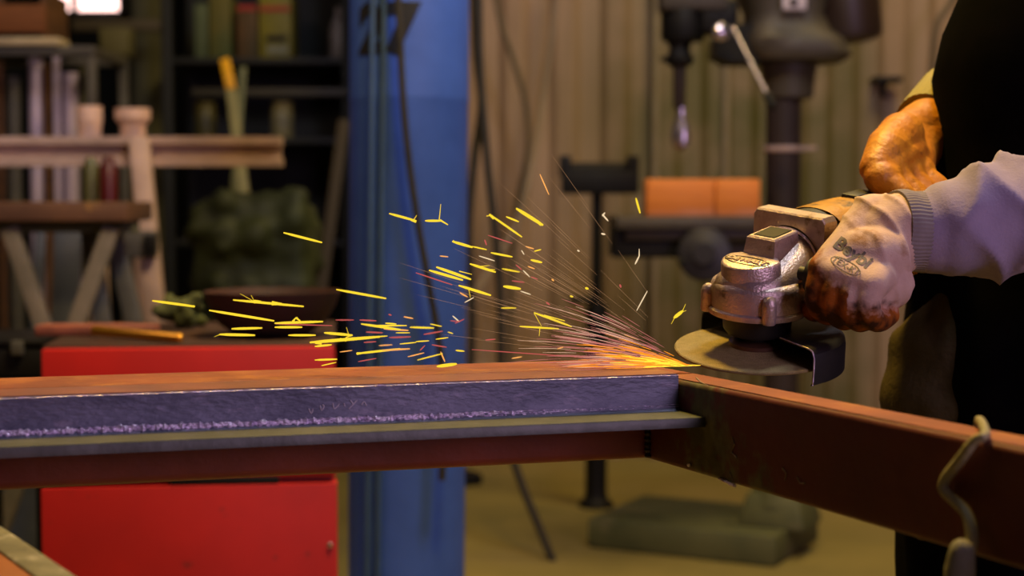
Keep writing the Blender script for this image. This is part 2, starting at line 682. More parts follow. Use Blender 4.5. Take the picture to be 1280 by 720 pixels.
ang = math.radians(-27)
R = Matrix.Rotation(ang, 4, 'Z')
bx, by = X(885, 4.42), 4.46
mb = MB()
mb.box((bx, by, 0.042), (0.54, 0.40, 0.084), rot=ang, bev=0.012)
mb.build('base', M_basep, parent=dp)
for sx in (-1, 1):
    q = R @ V((sx * 0.17, -0.1, 0))
    MB().box((bx + q.x, by + q.y, 0.083), (0.16, 0.018, 0.004), rot=ang, bev=0.001).build('clamp_slot', M_black, parent=dp)
mb = MB()
mb.box((dx0, dy0, 0.125), (0.20, 0.19, 0.10), rot=ang, bev=0.02, taper=(0.75, 0.75))
mb.lathe([(0.085, 0.14), (0.078, 0.16), (0.068, 0.20), (0.066, 0.235)], (dx0, dy0, 0), seg=32)
mb.build('column_foot', M_basep, parent=dp)
MB().lathe([(0.047, 0.12), (0.047, zz(40))], (dx0, dy0, 0), seg=40).build('column', M_colm, parent=dp)
zc = zz(190)
MB().lathe([(0.049, zc), (0.053, zc + 0.004), (0.053, zc + 0.012), (0.049, zc + 0.016)], (dx0, dy0, 0), seg=32).tube([(dx0 + 0.05, dy0 - 0.01, zc + 0.008), (dx0 + 0.085, dy0 - 0.02, zc + 0.010)], 0.006, 8).build('cable_tie', mat('pale_tie', (0.45, 0.33, 0.28), rough=0.5), parent=dp, label='pale band round the drill column')
# collar + head casting
mb = MB()
mb.lathe([(0.054, zz(124)), (0.066, zz(122)), (0.070, zz(100)), (0.076, zz(84)), (0.078, zz(76)), (0.066, zz(72))], (dx0 + 0.012, dy0, 0), seg=40)
mb.build('collar', M_cast, parent=dp)
mb = MB()
hz = [(zz(78), 0.125, 0.13, 0.03), (zz(70), 0.14, 0.14, 0.03), (zz(52), 0.135, 0.14, 0.015), (zz(40), 0.115, 0.12, 0.0), (zz(20), 0.10, 0.115, -0.005), (zz(-10), 0.12, 0.13, -0.01)]
rings = []
for (z, rx, ry, ox) in hz:
    ring = []
    for k in range(28):
        a = 2 * PI * k / 28
        ca, sa = math.cos(a), math.sin(a)
        e = 0.55
        ring.append((dx0 + ox + rx * math.copysign(abs(ca) ** e, ca), dy0 + ry * math.copysign(abs(sa) ** e, sa), z))
    rings.append(ring)
mb.loft(rings)
mb.build('head_casting', M_cast, parent=dp)
mb = MB()
mb.loft([[(X(px_), dy0 + sy, zz(py_)) for (px_, sy, py_) in ring] for ring in (
    [(888, -.07, 72), (888, .07, 72), (890, .07, 48), (890, -.07, 48)],
    [(905, -.09, 80), (905, .09, 80), (908, .09, 36), (908, -.09, 36)],
    [(960, -.10, 80), (960, .10, 80), (960, .10, 30), (960, -.10, 30)])])
mb.build('pinion_housing', M_black, parent=dp)
# quill arm reaching forward (to the left in the photo)
qx = X(848)
mb = MB()
mb.box(((X(822) + X(905)) / 2, dy0, zz(-2)), (X(905) - X(822), 0.12, 0.075), bev=0.012)
mb.box(((X(822) + X(905)) / 2, dy0, zz(-45)), (X(905) - X(822) + 0.03, 0.15, 0.12), bev=0.03)
mb.build('belt_arm', M_cast, parent=dp)
mb = MB()
mb.box(((X(880) + X(905)) / 2 + 0.005, dy0, zz(22)), (0.10, 0.10, 0.09), bev=0.015)
mb.lathe([(0.052, zz(52)), (0.058, zz(46)), (0.058, zz(10)), (0.05, zz(4))], (qx + 0.008, dy0, 0), seg=32)
mb.build('quill_housing', M_black, parent=dp)
mb = MB()
mb.lathe([(0.022, zz(84)), (0.036, zz(80)), (0.040, zz(74)), (0.030, zz(66)), (0.028, zz(60)), (0.034, zz(52))], (qx, dy0, 0), seg=32)
mb.tube([(qx - 0.03, dy0 - 0.01, zz(74)), (qx - 0.05, dy0 - 0.02, zz(75))], 0.007, 8)
mb.build('chuck', M_black, parent=dp)
MB().lathe([(0.013, zz(136)), (0.017, zz(132)), (0.018, zz(84))], (qx, dy0, 0), seg=24).build('arbor', M_colm, parent=dp)
MB().lathe([(0.004, zz(188)), (0.020, zz(182)), (0.023, zz(172)), (0.021, zz(160)), (0.013, zz(148)), (0.012, zz(135))], (qx + 0.004, dy0, 0), seg=24,
           disp=lambda a, h: 1 + 0.15 * math.cos(2 * a + h * 260)).build('drill_bit', M_chrome, parent=dp, label='bright fluted drill bit')
# feed lever
k0 = V((X(900, 4.15), 4.15, zz(40, 4.15)))
MB().lathe([(0.004, -0.03), (0.019, -0.024), (0.024, -0.01), (0.022, 0.006), (0.012, 0.012)], k0, (0.2, -1, 0), 24).build('lever_hub', M_chrome, parent=dp, label='bright hub of the feed lever')
l0, l1 = V((X(914, 4.15), 4.15, zz(34, 4.15))), V((X(958, 4.05), 4.05, zz(120, 4.05)))
lv = MB().tube([k0, l0, l1], [0.004, 0.0042, 0.0058], 12).build('feed_lever', M_chrome, parent=dp, label='bright slanting feed lever')
MB().tube([l1, l1 + (l1 - l0).normalized() * 0.03], [0.012, 0.011], 14, caps='round').build('knob', M_black, parent=lv)
# motor at the back
mc = V((X(1052), dy0 + 0.02, zz(-22)))
MB().lathe([(0.05, -0.10), (0.088, -0.085), (0.094, -0.06), (0.094, 0.13), (0.088, 0.15), (0.06, 0.16)], mc, (0.1, 0, -1), 40,
           disp=lambda a, h: 1 + (0.02 * math.cos(24 * a) if abs(h) < 0.07 else 0)).build('motor', M_brown, parent=dp)
MB().box((X(1015), dy0 + 0.02, zz(-10)), (0.07, 0.08, 0.06), bev=0.01).build('motor_mount', M_cast, parent=dp)
MB().box((X(990, 4.2), 4.2, zz(-6, 4.2)), (0.062, 0.006, 0.075), bev=0.002).build('switch_plate', mat('white_plate', (0.7, 0.6, 0.62), (0.5, 0.42, 0.45), 20, 0.5), parent=dp, label='small white switch plate')
MB().lathe([(0.010, 0), (0.010, 0.008)], (X(989, 4.195), 4.197, zz(3, 4.2)), (0, -1, 0), 16).build('switch_button', M_black, parent=dp)
# table with its arm and crank disc
tz = zz(270)
tcx = (X(775) + X(955)) / 2
mb = MB()
mb.box((X(862), dy0 - 0.03, tz - 0.016), (X(960) - X(764), 0.36, 0.032), bev=0.006)
mb.box((X(862), dy0 - 0.03, tz - 0.045), (X(960) - X(764) - 0.05, 0.30, 0.03), bev=0.006)
mb.build('table', M_cast, parent=dp)
mb = MB()
mb.box((X(806), dy0 - 0.08, zz(300)), (X(853) - X(762), 0.16, 0.085), bev=0.008)
mb.build('table_apron', M_black, parent=dp)
mb = MB()
mb.loft([[(X(870), dy0 + sy, z) for sy, z in ((-.05, tz - .04), (.05, tz - .04), (.05, tz - .11), (-.05, tz - .11))],
         [(X(930), dy0 + sy, z) for sy, z in ((-.06, tz - .03), (.06, tz - .03), (.06, tz - .16), (-.06, tz - .16))],
         [(X(1000), dy0 + sy, z) for sy, z in ((-.06, tz - .03), (.06, tz - .03), (.06, tz - .18), (-.06, tz - .18))]])
mb.lathe([(0.068, tz - 0.2), (0.072, tz - 0.19), (0.072, tz + 0.0), (0.066, tz + 0.01)], (dx0, dy0, 0), seg=32)
mb.build('table_arm', M_cast, parent=dp)
MB().lathe([(0.02, -0.02), (0.066, -0.016), (0.070, 0.0), (0.066, 0.016), (0.03, 0.022), (0.028, 0.034)], (X(882, 4.1), 4.12, zz(318, 4.12)), (-0.15, -1, 0.1), 36).build('crank_disc', mat('dark_disc', (0.012, 0.010, 0.013), rough=0.45, metal=0.2), parent=dp)
MB().tube([(X(852, 4.1), 4.08, zz(324, 4.1)), (X(852, 4.0), 4.0, zz(328, 4.0))], 0.010, 12, caps='round').build('crank_handle', M_black, parent=dp)

# orange block lying on the drill table
M_orange = mat('orange_timber', (0.72, 0.22, 0.020), (0.55, 0.15, 0.015), 5, 0.6, bump=0.2, stretch=(0.5, 1, 3), c3=(0.66, 0.26, 0.12), s3=3, lo3=0.5, hi3=0.62)
zb = zz(271, 4.28)
for (xa, xb, lab) in ((808, 893, 'orange wooden block on the drill table, the one below the chuck'), (894.5, 950, 'orange wooden block on the drill table, the one next to the column')):
    x0, x1 = X(xa, 4.22), X(xb, 4.22)
    MB().box(((x0 + x1) / 2, 4.28, tz + 0.0495), (x1 - x0, 0.11, 0.097), bev=0.004).build('wooden_block', M_orange, label=lab, cat='wooden block', group='orange blocks on the drill table')

# ================================================================== ROLLER STAND
YS = 5.0
sx = X(746, YS)
rs = root('roller_stand', (sx, YS, 0), 'black adjustable support stand with yoke top before the ribbed wall', 'stand')
zs = lambda py: zz(py, YS)
mb = MB()
mb.box((sx + 0.008, YS, zs(228)), (X(797, YS) - X(701, YS), 0.09, 0.072), bev=0.006)
mb.build('yoke', M_black, parent=rs)
for px_ in (706, 790):
    MB().box((X(px_, YS), YS, zs(208)), (0.036, 0.085, 0.066), bev=0.005).build('yoke_ear', M_black, parent=rs)
MB().tube([(X(704, YS), YS - 0.0, zs(212)), (X(793, YS), YS, zs(212))], 0.022, 20).build('roller', M_black, parent=rs)
MB().tube([(sx, YS, zs(400)), (sx, YS, zs(240))], 0.017, 16).build('inner_post', M_black, parent=rs)
MB().tube([(sx, YS, 0.03), (sx, YS, zs(380))], 0.034, 20).build('outer_post', M_black, parent=rs)
MB().tube([(sx - 0.02, YS - 0.02, zs(374)), (sx - 0.075, YS - 0.03, zs(374))], [0.010, 0.012], 10, caps='round').build('locking_knob', M_black, parent=rs)
for a in ():
    r = math.radians(a)
    e = V((sx + 0.20 * math.cos(r), YS + 0.20 * math.sin(r), 0.012))
    MB().tube([(sx + 0.03 * math.cos(r), YS + 0.03 * math.sin(r), 0.10), e], 0.010, 10, caps='round').build('leg', M_black, parent=rs)
MB().lathe([(0.055, 0.0), (0.055, 0.012), (0.036, 0.03), (0.034, 0.05)], (sx, YS, 0), seg=24).build('foot_plate', M_black, parent=rs)
# dark offcut lying on the floor behind the column
a = WZ(577, 597, 0.02)
MB().box((a.x, a.y, 0.02), (0.10, 0.12, 0.04), rot=0.5, bev=0.006).build('steel_offcut', M_black, label='small dark steel offcut on the floor near the blue column', cat='offcut')

# ================================================================== RED CABINET AND WHAT LIES ON IT
M_red = mat('red_enamel', (0.50, 0.008, 0.003), (0.40, 0.006, 0.003), 4, 0.55, bump=0.15, bscale=18, c3=(0.18, 0.012, 0.006), s3=26, lo3=0.66, hi3=0.72)
YR = 2.4
def XR(px, Y=YR): return (px - 640) / F * Y
rz = zz(432, YR)
x0, x1 = XR(54), XR(416)
rc = root('tool_cabinet', ((x0 + x1) / 2, YR + 0.25, 0), 'red painted steel tool cabinet standing behind the welded beam', 'cabinet')
RCM = Matrix.Translation(((x0 + x1) / 2, YR, 0)) @ Matrix.Rotation(math.radians(6.2), 4, 'Z')
cw_ = x1 - x0
MB().box((0, 0.235, rz / 2 + 0.03), (cw_, 0.43, rz - 0.06), bev=0.006, M=RCM).build('body', M_red, parent=rc)
zsl = zz(603, YR)
MB().box((0, 0.012, (rz - 0.004 + zsl + 0.006) / 2), (cw_ - 0.001, 0.03, (rz - 0.004) - (zsl + 0.006)), bev=0.002, M=RCM).build('drawer', M_red, parent=rc)
MB().box((0, 0.009, (zsl - 0.004 + 0.10) / 2), (cw_ + 0.006, 0.03, zsl - 0.004 - 0.10), bev=0.002, M=RCM).build('door', M_red, parent=rc)
MB().box((0.050, 0.010, zsl + 0.002), (XR(346) - XR(210), 0.030, 0.012), bev=0.002, M=RCM).build('finger_slot', M_black, parent=rc)
MB().lathe([(0.004, 0), (0.0045, 0.004), (0.002, 0.006)], RCM @ V((cw_ / 2 - 0.008, -0.004, zz(684, YR))), (0, -1, 0), 12).build('screw', M_chrome, parent=rc)
MB().box((0, 0.235, 0.04), (cw_ - 0.04, 0.40, 0.08), bev=0.004, M=RCM).build('plinth', M_black, parent=rc)
MB().box((0, 0.24, rz - 0.004), (cw_ + 0.004, 0.44, 0.009), bev=0.003, M=RCM).build('rim', mat('worn_rim', (0.05, 0.015, 0.008), (0.03, 0.018, 0.008), 30, 0.6, c3=(0.22, 0.10, 0.06), s3=45, lo3=0.62, hi3=0.7), parent=rc)

M_rust = mat('brown_rust', (0.055, 0.014, 0.005), (0.025, 0.008, 0.004), 9, 0.75, bump=0.4)
bc = V((XR(338, 2.55), 2.56, rz + 0.0005))
ox = 0.0
mb = MB()
prof = [(0.030, 0.0), (0.055, 0.003), (0.082, 0.020), (0.100, 0.050), (0.108, 0.072), (0.104, 0.072), (0.095, 0.05), (0.078, 0.024), (0.05, 0.008), (0.001, 0.006)]
mb.lathe(prof, bc, (0.0, 0, 1), 40, disp=lambda a, h: 1 + 0.03 * math.sin(3 * a + 1) + (0.05 * math.cos(a) if h > 0.02 else 0))
mb.build('rusty_bowl', M_rust, label='dark rusty steel bowl on top of the red cabinet', cat='bowl')
a, b = V((XR(118, 2.5), 2.5, rz + 0.014)), V((XR(222, 2.44), 2.44, rz + 0.008))
MB().tube([a, b], [0.0085, 0.0075], 14, caps='round').build('brass_rod', mat('brass', (0.75, 0.36, 0.04), rough=0.28, metal=0.9), label='bright brass rod lying on the red cabinet', cat='rod')
MB().box((XR(125, 2.6), 2.58, rz + 0.009), (0.19, 0.05, 0.017), rot=-0.03, bev=0.003).build('wood_strip', mat('red_strip', (0.30, 0.085, 0.045), (0.16, 0.05, 0.03), 14, 0.7), label='flat reddish wood strip on the red cabinet behind the brass rod', cat='wood strip')
mb = MB()
rnd.seed(3)
cc = V((XR(228, 2.75), 2.72, rz))
for k in range(16):
    p = cc + V((rnd.uniform(-0.03, 0.03), rnd.uniform(-0.03, 0.03), 0.012 + rnd.random() * 0.035))
    q = p + V((rnd.uniform(-0.02, 0.02), rnd.uniform(-0.02, 0.02), rnd.uniform(-0.006, 0.012)))
    mb.tube([p, q], [0.012, 0.010], 10, caps='round')
rg = remesh(mb, 0.004, 4)
wrinkle(rg, lambda v: 0.003 * noise.noise(v * 90))
lo = min(v.z for v in rg.v)
rg.v = [v - V((0, 0, lo - rz - 0.0005)) for v in rg.v]
rg.build('crumpled_rag', mat('olive_rag', (0.075, 0.085, 0.018), (0.04, 0.045, 0.01), 20, 0.9), label='crumpled olive rag on the red cabinet beside the rusty bowl', cat='rag')
# black toolbox at the far left
bx0, bx1 = XR(-60, 2.7), XR(50, 2.7)
tb = root('toolbox', ((bx0 + bx1) / 2, 2.8, 0), 'black toolbox on a dark stool left of the red cabinet', 'toolbox')
zt = zz(424, 2.7)
zbt = zz(474, 2.7)
MB().box(((bx0 + bx1) / 2, 2.8, (zt + zbt) / 2 - 0.006), (bx1 - bx0, 0.2, zt - zbt - 0.014), bev=0.006).build('body', M_black, parent=tb)
MB().box(((bx0 + bx1) / 2, 2.8, zt - 0.006), (bx1 - bx0 + 0.006, 0.206, 0.012), bev=0.004).build('lid', M_black, parent=tb)
MB().box((XR(16, 2.68), 2.695, zt - 0.014), (0.02, 0.012, 0.024), bev=0.002).build('latch', M_greyst, parent=tb)
st = root('stool', ((bx0 + bx1) / 2, 2.8, 0), 'dark square stool carrying the black toolbox', 'stool')
MB().box(((bx0 + bx1) / 2, 2.8, zbt - 0.026), (bx1 - bx0 + 0.03, 0.24, 0.025), bev=0.004).build('seat', M_black, parent=st)
for sx_ in (bx0 + 0.0, bx1 - 0.0):
    for sy_ in (2.70, 2.90):
        MB().box((sx_, sy_, (zbt - 0.038) / 2), (0.022, 0.022, zbt - 0.038), bev=0.002).build('leg', M_black, parent=st)

# ================================================================== LEFT BAY
# high rail of pale I-beam on an A-frame
YL = 4.0
def XL(px, Y=YL): return (px - 640) / F * Y
def ZL(py, Y=YL): return zz(py, Y)
z_t, z_b = ZL(171), ZL(208)
h = z_t - z_b
fw = 0.07
xa, xb = XL(-320), XL(353)
ibeam = [(-fw / 2, 0), (fw / 2, 0), (fw / 2, 0.018), (0.006, 0.024), (0.006, h - 0.024), (fw / 2, h - 0.018), (fw / 2, h), (-fw / 2, h), (-fw / 2, h - 0.018), (-0.006, h - 0.024), (-0.006, 0.024), (-fw / 2, 0.018)]
MB().prism(ibeam, (xa, YL, z_b), (xb, YL, z_b), (0, 1, 0), (0, 0, 1)).build('steel_i_beam', M_pink, smooth=0, label='pale steel I-beam laid level across the high A-frame trestle', cat='steel beam')
tr = root('a_frame_trestle', (XL(185), YL, 0), 'tall pale A-frame trestle under the pale I-beam', 'trestle')
yA = YL - 0.055
MB().bar((XL(176, yA), yA, z_t - 0.005), (XL(222, yA - 0.08), yA - 0.08, 0), 0.045, 0.04, up=(0, 1, 0), bev=0.004).build('leg', M_pink, parent=tr)
MB().bar((XL(176, YL + 0.055), YL + 0.055, z_t - 0.005), (XL(190, YL + 0.5), YL + 0.5, 0), 0.045, 0.04, up=(0, 1, 0), bev=0.004).build('leg', M_pink, parent=tr)
MB().bar((XL(-290, yA), yA, z_t - 0.005), (XL(-330, yA), yA - 0.08, 0), 0.045, 0.04, up=(0, 1, 0), bev=0.004).build('leg', M_pink, parent=tr)
MB().bar((XL(-290, YL + 0.055), YL + 0.055, z_t - 0.005), (XL(-330, YL + 0.5), YL + 0.5, 0), 0.045, 0.04, up=(0, 1, 0), bev=0.004).build('leg', M_pink, parent=tr)
MB().bar((XL(150, 3.92), 3.9, ZL(305, 3.9)), (XL(196, 3.9), 3.9, ZL(305, 3.9)), 0.05, 0.065, bev=0.004).build('clamp_bracket', M_greyst, parent=tr)
MB().box((XL(187, 3.86), 3.865, ZL(306, 3.86)), (0.026, 0.02, 0.05), bev=0.003).build('clamp_hole', M_black, parent=tr)
MB().bar((XL(-290), YL + 0.25, 0.35), (XL(200), YL + 0.25, 0.35), 0.03, 0.03, bev=0.003).build('cross_bar', M_greyst, parent=tr)
M_peach = mat('peach_enamel', (0.80, 0.54, 0.42), (0.60, 0.39, 0.31), 10, 0.5, c3=(0.30, 0.24, 0.32), s3=14)
for (pa, pb, py_, fl, lab) in ((98, 130, 133, 1.0, 'pale straight cup standing on the pale I-beam'), (146, 190, 136, 1.3, 'pale flared cup standing on the pale I-beam above the trestle leg')):
    cxx = XL((pa + pb) / 2)
    rr = (XL(pb) - XL(pa)) / 2
    H = ZL(py_) - z_t
    MB().lathe([(rr / fl * 0.9, 0), (rr / fl * 0.93, H * 0.38), (rr / fl, H * 0.45), (rr, H * 0.62), (rr, H), (rr * 0.86, H), (rr * 0.8, H * 0.55), (0.001, H * 0.5)], (cxx, YL, z_t + 0.0005), seg=36).build('cup', M_peach, label=lab, cat='cup', group='pale cups on the I-beam')

# rack frame with upright profiles behind the rail
YK = 4.9
rk = root('stock_rack', (XL(40, YK), YK + 0.15, 0), 'grey metal stock rack holding upright profiles behind the pale beam', 'rack')
ztop = ZL(58, YK)
MB().box((XL(20, YK), YK, ztop - 0.014), (XL(124, YK) - XL(-84, YK), 0.04, 0.028), bev=0.003).build('top_rail', M_greyst, parent=rk)
MB().box((XL(20, YK), YK + 0.4, ztop - 0.014), (XL(124, YK) - XL(-84, YK), 0.04, 0.028), bev=0.003).build('top_rail', M_greyst, parent=rk)
for px_ in (118, -80):
    for yy in (YK, YK + 0.4):
        MB().box((XL(px_, YK), yy, (ztop - 0.028) / 2), (0.028, 0.028, ztop - 0.028), bev=0.003).build('post', M_greyst, parent=rk)
for px_ in (118, -80):
    MB().box((XL(px_, YK), YK + 0.2, ztop - 0.014), (0.028, 0.37, 0.027), bev=0.003).build('side_rail', M_greyst, parent=rk)
    MB().box((XL(px_, YK), YK + 0.2, 0.12), (0.028, 0.37, 0.027), bev=0.003).build('side_rail', M_greyst, parent=rk)
MB().box((XL(20, YK), YK + 0.2, 0.13), (XL(124, YK) - XL(-84, YK), 0.36, 0.02), bev=0.003).build('shelf', M_greyst, parent=rk)
ups = [(4, 9, 76, 'pipe', M_wood, 'brown upright bar at the open end of the stock rack'),
       (20, 18, 96, 'pipe', M_greyst, 'dull grey upright pipe in the stock rack'),
       (48, 17, 73, 'pipe', M_lilac, 'brightest silvery upright pipe in the stock rack'),
       (64, 8, 80, 'flat', M_wood, 'thin brown upright strip in the stock rack'),
       (76, 8, 72, 'flat', M_lilac, 'thin silvery upright strip in the stock rack'),
       (92, 22, 92, 'pipe', M_lilac, 'wide silvery upright pipe in the stock rack next to its post'),
       (108, 5, 84, 'flat', M_olive, 'thin olive upright strip in the stock rack beside its post')]
for (px_, w, py_, kind_, m_, lab) in ups:
    y = YK + 0.2
    xx = XL(px_, y)
    r = w / F * y / 2
    z1 = ZL(py_, y)
    mb = MB()
    if kind_ == 'pipe':
        mb.tube([(xx, y, 0.1405), (xx, y, z1)], r, 24)
        mb.lathe([(r * 1.04, z1 - 0.012), (r * 1.04, z1 + 0.001), (r * 0.8, z1 + 0.001)], (xx, y, 0), seg=24)
    else:
        mb.prism([(-r, -0.02), (r, -0.02), (r, -0.014), (-r + 0.006, -0.014), (-r + 0.006, 0.02), (-r, 0.02)], (xx, y, 0.1405), (xx, y, z1), (1, 0, 0), (0, 1, 0))
    mb.build('upright_profile', m_, label=lab, cat='metal profile', group='profiles in the stock rack')
MB().box((XL(36, YK), YK + 0.02, ztop + 0.012), (XL(80, YK) - XL(-12, YK), 0.12, 0.022), bev=0.003).build('pale_plank', mat('cream_plank', (0.70, 0.58, 0.36), (0.5, 0.4, 0.25), 12, 0.6, stretch=(1, 6, 6)), label='pale plank lying on top of the stock rack', cat='plank')
YX = 5.15
cr = root('wooden_crate', (XL(28, YX), YX, ztop), 'brown wooden crate on top of the stock rack', 'crate')
zc0, zc1 = ztop + 0.002, ZL(0, YX)
ccx, cw = XL(24, YX), XL(76, YX) - XL(-30, YX)
MB().box((ccx, YX, zc0 + 0.045), (cw - 0.03, 0.26, 0.08), bev=0.003).build('inner_box', M_black, parent=cr)
MB().box((ccx, YX - 0.135, ZL(29, YX)), (cw, 0.016, 0.085), bev=0.003).build('slat', mat('crate_wood', (0.25, 0.085, 0.018), (0.17, 0.055, 0.012), 9, 0.7, stretch=(1, 1, 5)), parent=cr)
MB().box((ccx - 0.08, YX - 0.135, ZL(5, YX)), (cw - 0.1, 0.016, 0.04), bev=0.003).build('slat', M_wood, parent=cr)
for sx_ in (-1, 1):
    MB().box((ccx + sx_ * (cw / 2 - 0.012), YX, zc0 + 0.09), (0.02, 0.25, 0.18), bev=0.003).build('end_board', M_wood, parent=cr)
# grey drum-like box hung by the post
a0 = W(143, 52, 6.2)
mb = MB().box((a0.x, 6.25, a0.z), (0.105, 0.12, 0.105), bev=0.008, taper=(1.1, 1.0))
mb.build('junction_box', mat('olive_box', (0.12, 0.105, 0.030), rough=0.7), label='olive box fixed beside the square concrete post', cat='box')
MB().box((a0.x - 0.02, 6.33, a0.z + 0.075), (0.34, 0.04, 0.045), bev=0.004).build('cable_tray', mat('tray', (0.06, 0.045, 0.018), rough=0.7), label='narrow dark cable tray above the olive box', cat='cable tray')

# low trestle table with rusty plate top
YT = 3.5
tt = root('trestle_table', (XL(60, YT), YT, 0), 'low trestle table with rusty brown top under the pale beam', 'table')
zt0 = ZL(252, YT)
mb = MB()
mb.box((XL(20, YT), YT + 0.12, zt0 - 0.022), (XL(160, YT) - XL(-120, YT), 0.25, 0.042), bev=0.005)
M_rustplank = mat('rusty_plank', (0.13, 0.055, 0.022), (0.07, 0.028, 0.012), 8, 0.75, bump=0.3, c3=(0.34, 0.17, 0.03), s3=13, lo3=0.62, hi3=0.7)
mb.build('table_top', M_rustplank, parent=tt)
for (p0, p1, w) in (((12, 284), (62, 430), 0.024), ((140, 284), (86, 430), 0.024)):
    f = 1.0
    A = W(p0[0], p0[1], YT + 0.03)
    Bv = W(p1[0], p1[1], YT + 0.03)
    Bv = A + (Bv - A) * (A.z / (A.z - Bv.z))
    MB().bar(A, Bv, 0.036, 0.026, up=(0, 1, 0), bev=0.003).build('leg', mat('dusty_leg', (0.20, 0.16, 0.11), (0.11, 0.095, 0.06), 7, 0.6), parent=tt)
for (p0, p1, w) in (((112, 284), (132, 430), 0.024), ((140, 284), (175, 430), 0.024), ((-60, 284), (-40, 430), .02)):
    A = W(p0[0], p0[1], YT + 0.20)
    Bv = W(p1[0], p1[1], YT + 0.20)
    Bv = A + (Bv - A) * (A.z / (A.z - Bv.z))
    MB().bar(A, Bv, 0.04, 0.026, up=(0, 1, 0), bev=0.003).build('leg', M_greyst, parent=tt)
MB().box((XL(60, YT), YT + 0.12, zt0 - 0.056), (XL(150, YT) - XL(-40, YT), 0.06, 0.026), bev=0.003).build('rail', M_olive, parent=tt)
# things on and by it
a = W(136, 250, YT + 0.15)
MB().lathe([(0.020, 0), (0.021, 0.075), (0.012, 0.09), (0.012, 0.10)], (a.x, YT + 0.15, zt0 + 0.0005), seg=24).build('red_can', mat('can_red', (0.07, 0.004, 0.003), rough=0.4), label='dark red can standing on the rusty trestle table', cat='can')
a = W(114, 250, YT + 0.19)
MB().lathe([(0.016, 0), (0.017, 0.082), (0.008, 0.10)], (a.x, YT + 0.19, zt0 + 0.0005), seg=24).build('olive_bottle', mat('bottle_olive', (0.08, 0.08, 0.025), rough=0.4), label='slim olive bottle on the rusty trestle table next to the red can', cat='bottle')
# pale slats leaning below table and blue-grey sheet
def lean(p0, p1, Y0, Y1, w, t, m_, name, lab, cat, group=None, floor=True):
    A, Bv = W(p0[0], p0[1], Y0), W(p1[0], p1[1], Y1)
    if floor:
        Bv = A + (Bv - A) * ((A.z - 0.01) / (A.z - Bv.z))
    return MB().bar(A, Bv, w, t, up=(0, 1, 0), bev=0.002).build(name, m_, label=lab, cat=cat, group=group)


M_bluegrey = mat('blue_grey_sheet', (0.085, 0.10, 0.13), (0.06, 0.07, 0.09), 6, 0.5)
lean((86, 262), (80, 420), 4.45, 4.40, 0.075, 0.006, M_bluegrey, 'metal_sheet', 'blue-grey metal sheet leaning behind the trestle table legs', 'metal sheet')
lean((52, 262), (44, 420), 4.46, 4.40, 0.03, 0.006, M_bluegrey, 'metal_strip', 'narrow blue-grey strip leaning behind the trestle table', 'metal strip')
lean((122, 300), (127, 420), 4.45, 4.40, 0.05, 0.02, M_pink, 'timber_batten', 'pale slat leaning behind the trestle table below its red can', 'slat')
lean((168, 330), (170, 420), 4.75, 4.7, 0.06, 0.02, mat('brown_board', (0.05, 0.012, 0.006), rough=0.7), 'brown_board', 'dark brown board leaning beside the A-frame trestle', 'board')
MB().box((W(15, 420, 4.0).x, 4.12, 0.27), (0.13, 0.2, 0.54), bev=0.01).build('blue_grey_bin', M_bluegrey, label='blue-grey bin standing under the trestle table', cat='bin')

# shelving in the dark bay, far behind
YH = 6.4
def XH(px, Y=YH): return (px - 640) / F * Y
M_shelf = mat('black_shelf', (0.010, 0.011, 0.008), rough=0.7)
sh = root('shelving_unit', (XH(325), YH + 0.25, 0), 'tall black shelving unit in the dark bay', 'shelving')
for px_ in (212, 436):
    for yy in (YH, YH + 0.5):
        MB().box((XH(px_), yy, 1.3), (0.04, 0.04, 2.6), bev=0.003).build('post', M_shelf, parent=sh)
shz = []
for i, py_ in enumerate((-160, 72, 172, 300, 420)):
    z = ZL(py_, YH)
    shz.append(z)
    MB().box((XH(324), YH + 0.25, z - 0.012), (XH(436) - XH(212), 0.52, 0.024), bev=0.003).build('shelf', M_shelf, parent=sh)
MB().box((XH(345), YH - 0.03, ZL(116, YH)), (XH(440) - XH(240), 0.03, 0.03), bev=0.003).build('front_rail', mat('shelf_rail', (0.035, 0.030, 0.015), rough=0.6), parent=sh)
MB().box((XH(324), YH + 0.53, 1.3), (XH(440) - XH(208), 0.01, 2.6)).build('back_panel', M_shelf, parent=sh)


def carton(pa, pb, ya, z, Y, dep, m_, name, lab, cat, group=None, cols=None):
    xa_, xb_ = XH(pa, Y), XH(pb, Y)
    zt_ = ZL(ya, Y)
    r_ = root(name, ((xa_ + xb_) / 2, Y + dep / 2, z), lab, cat, group)
    MB().box(((xa_ + xb_) / 2, Y + dep / 2, (z + 0.001 + zt_) / 2), (xb_ - xa_, dep, zt_ - z - 0.002), bev=0.006).build('body', m_, parent=r_)
    return r_, xa_, xb_, zt_


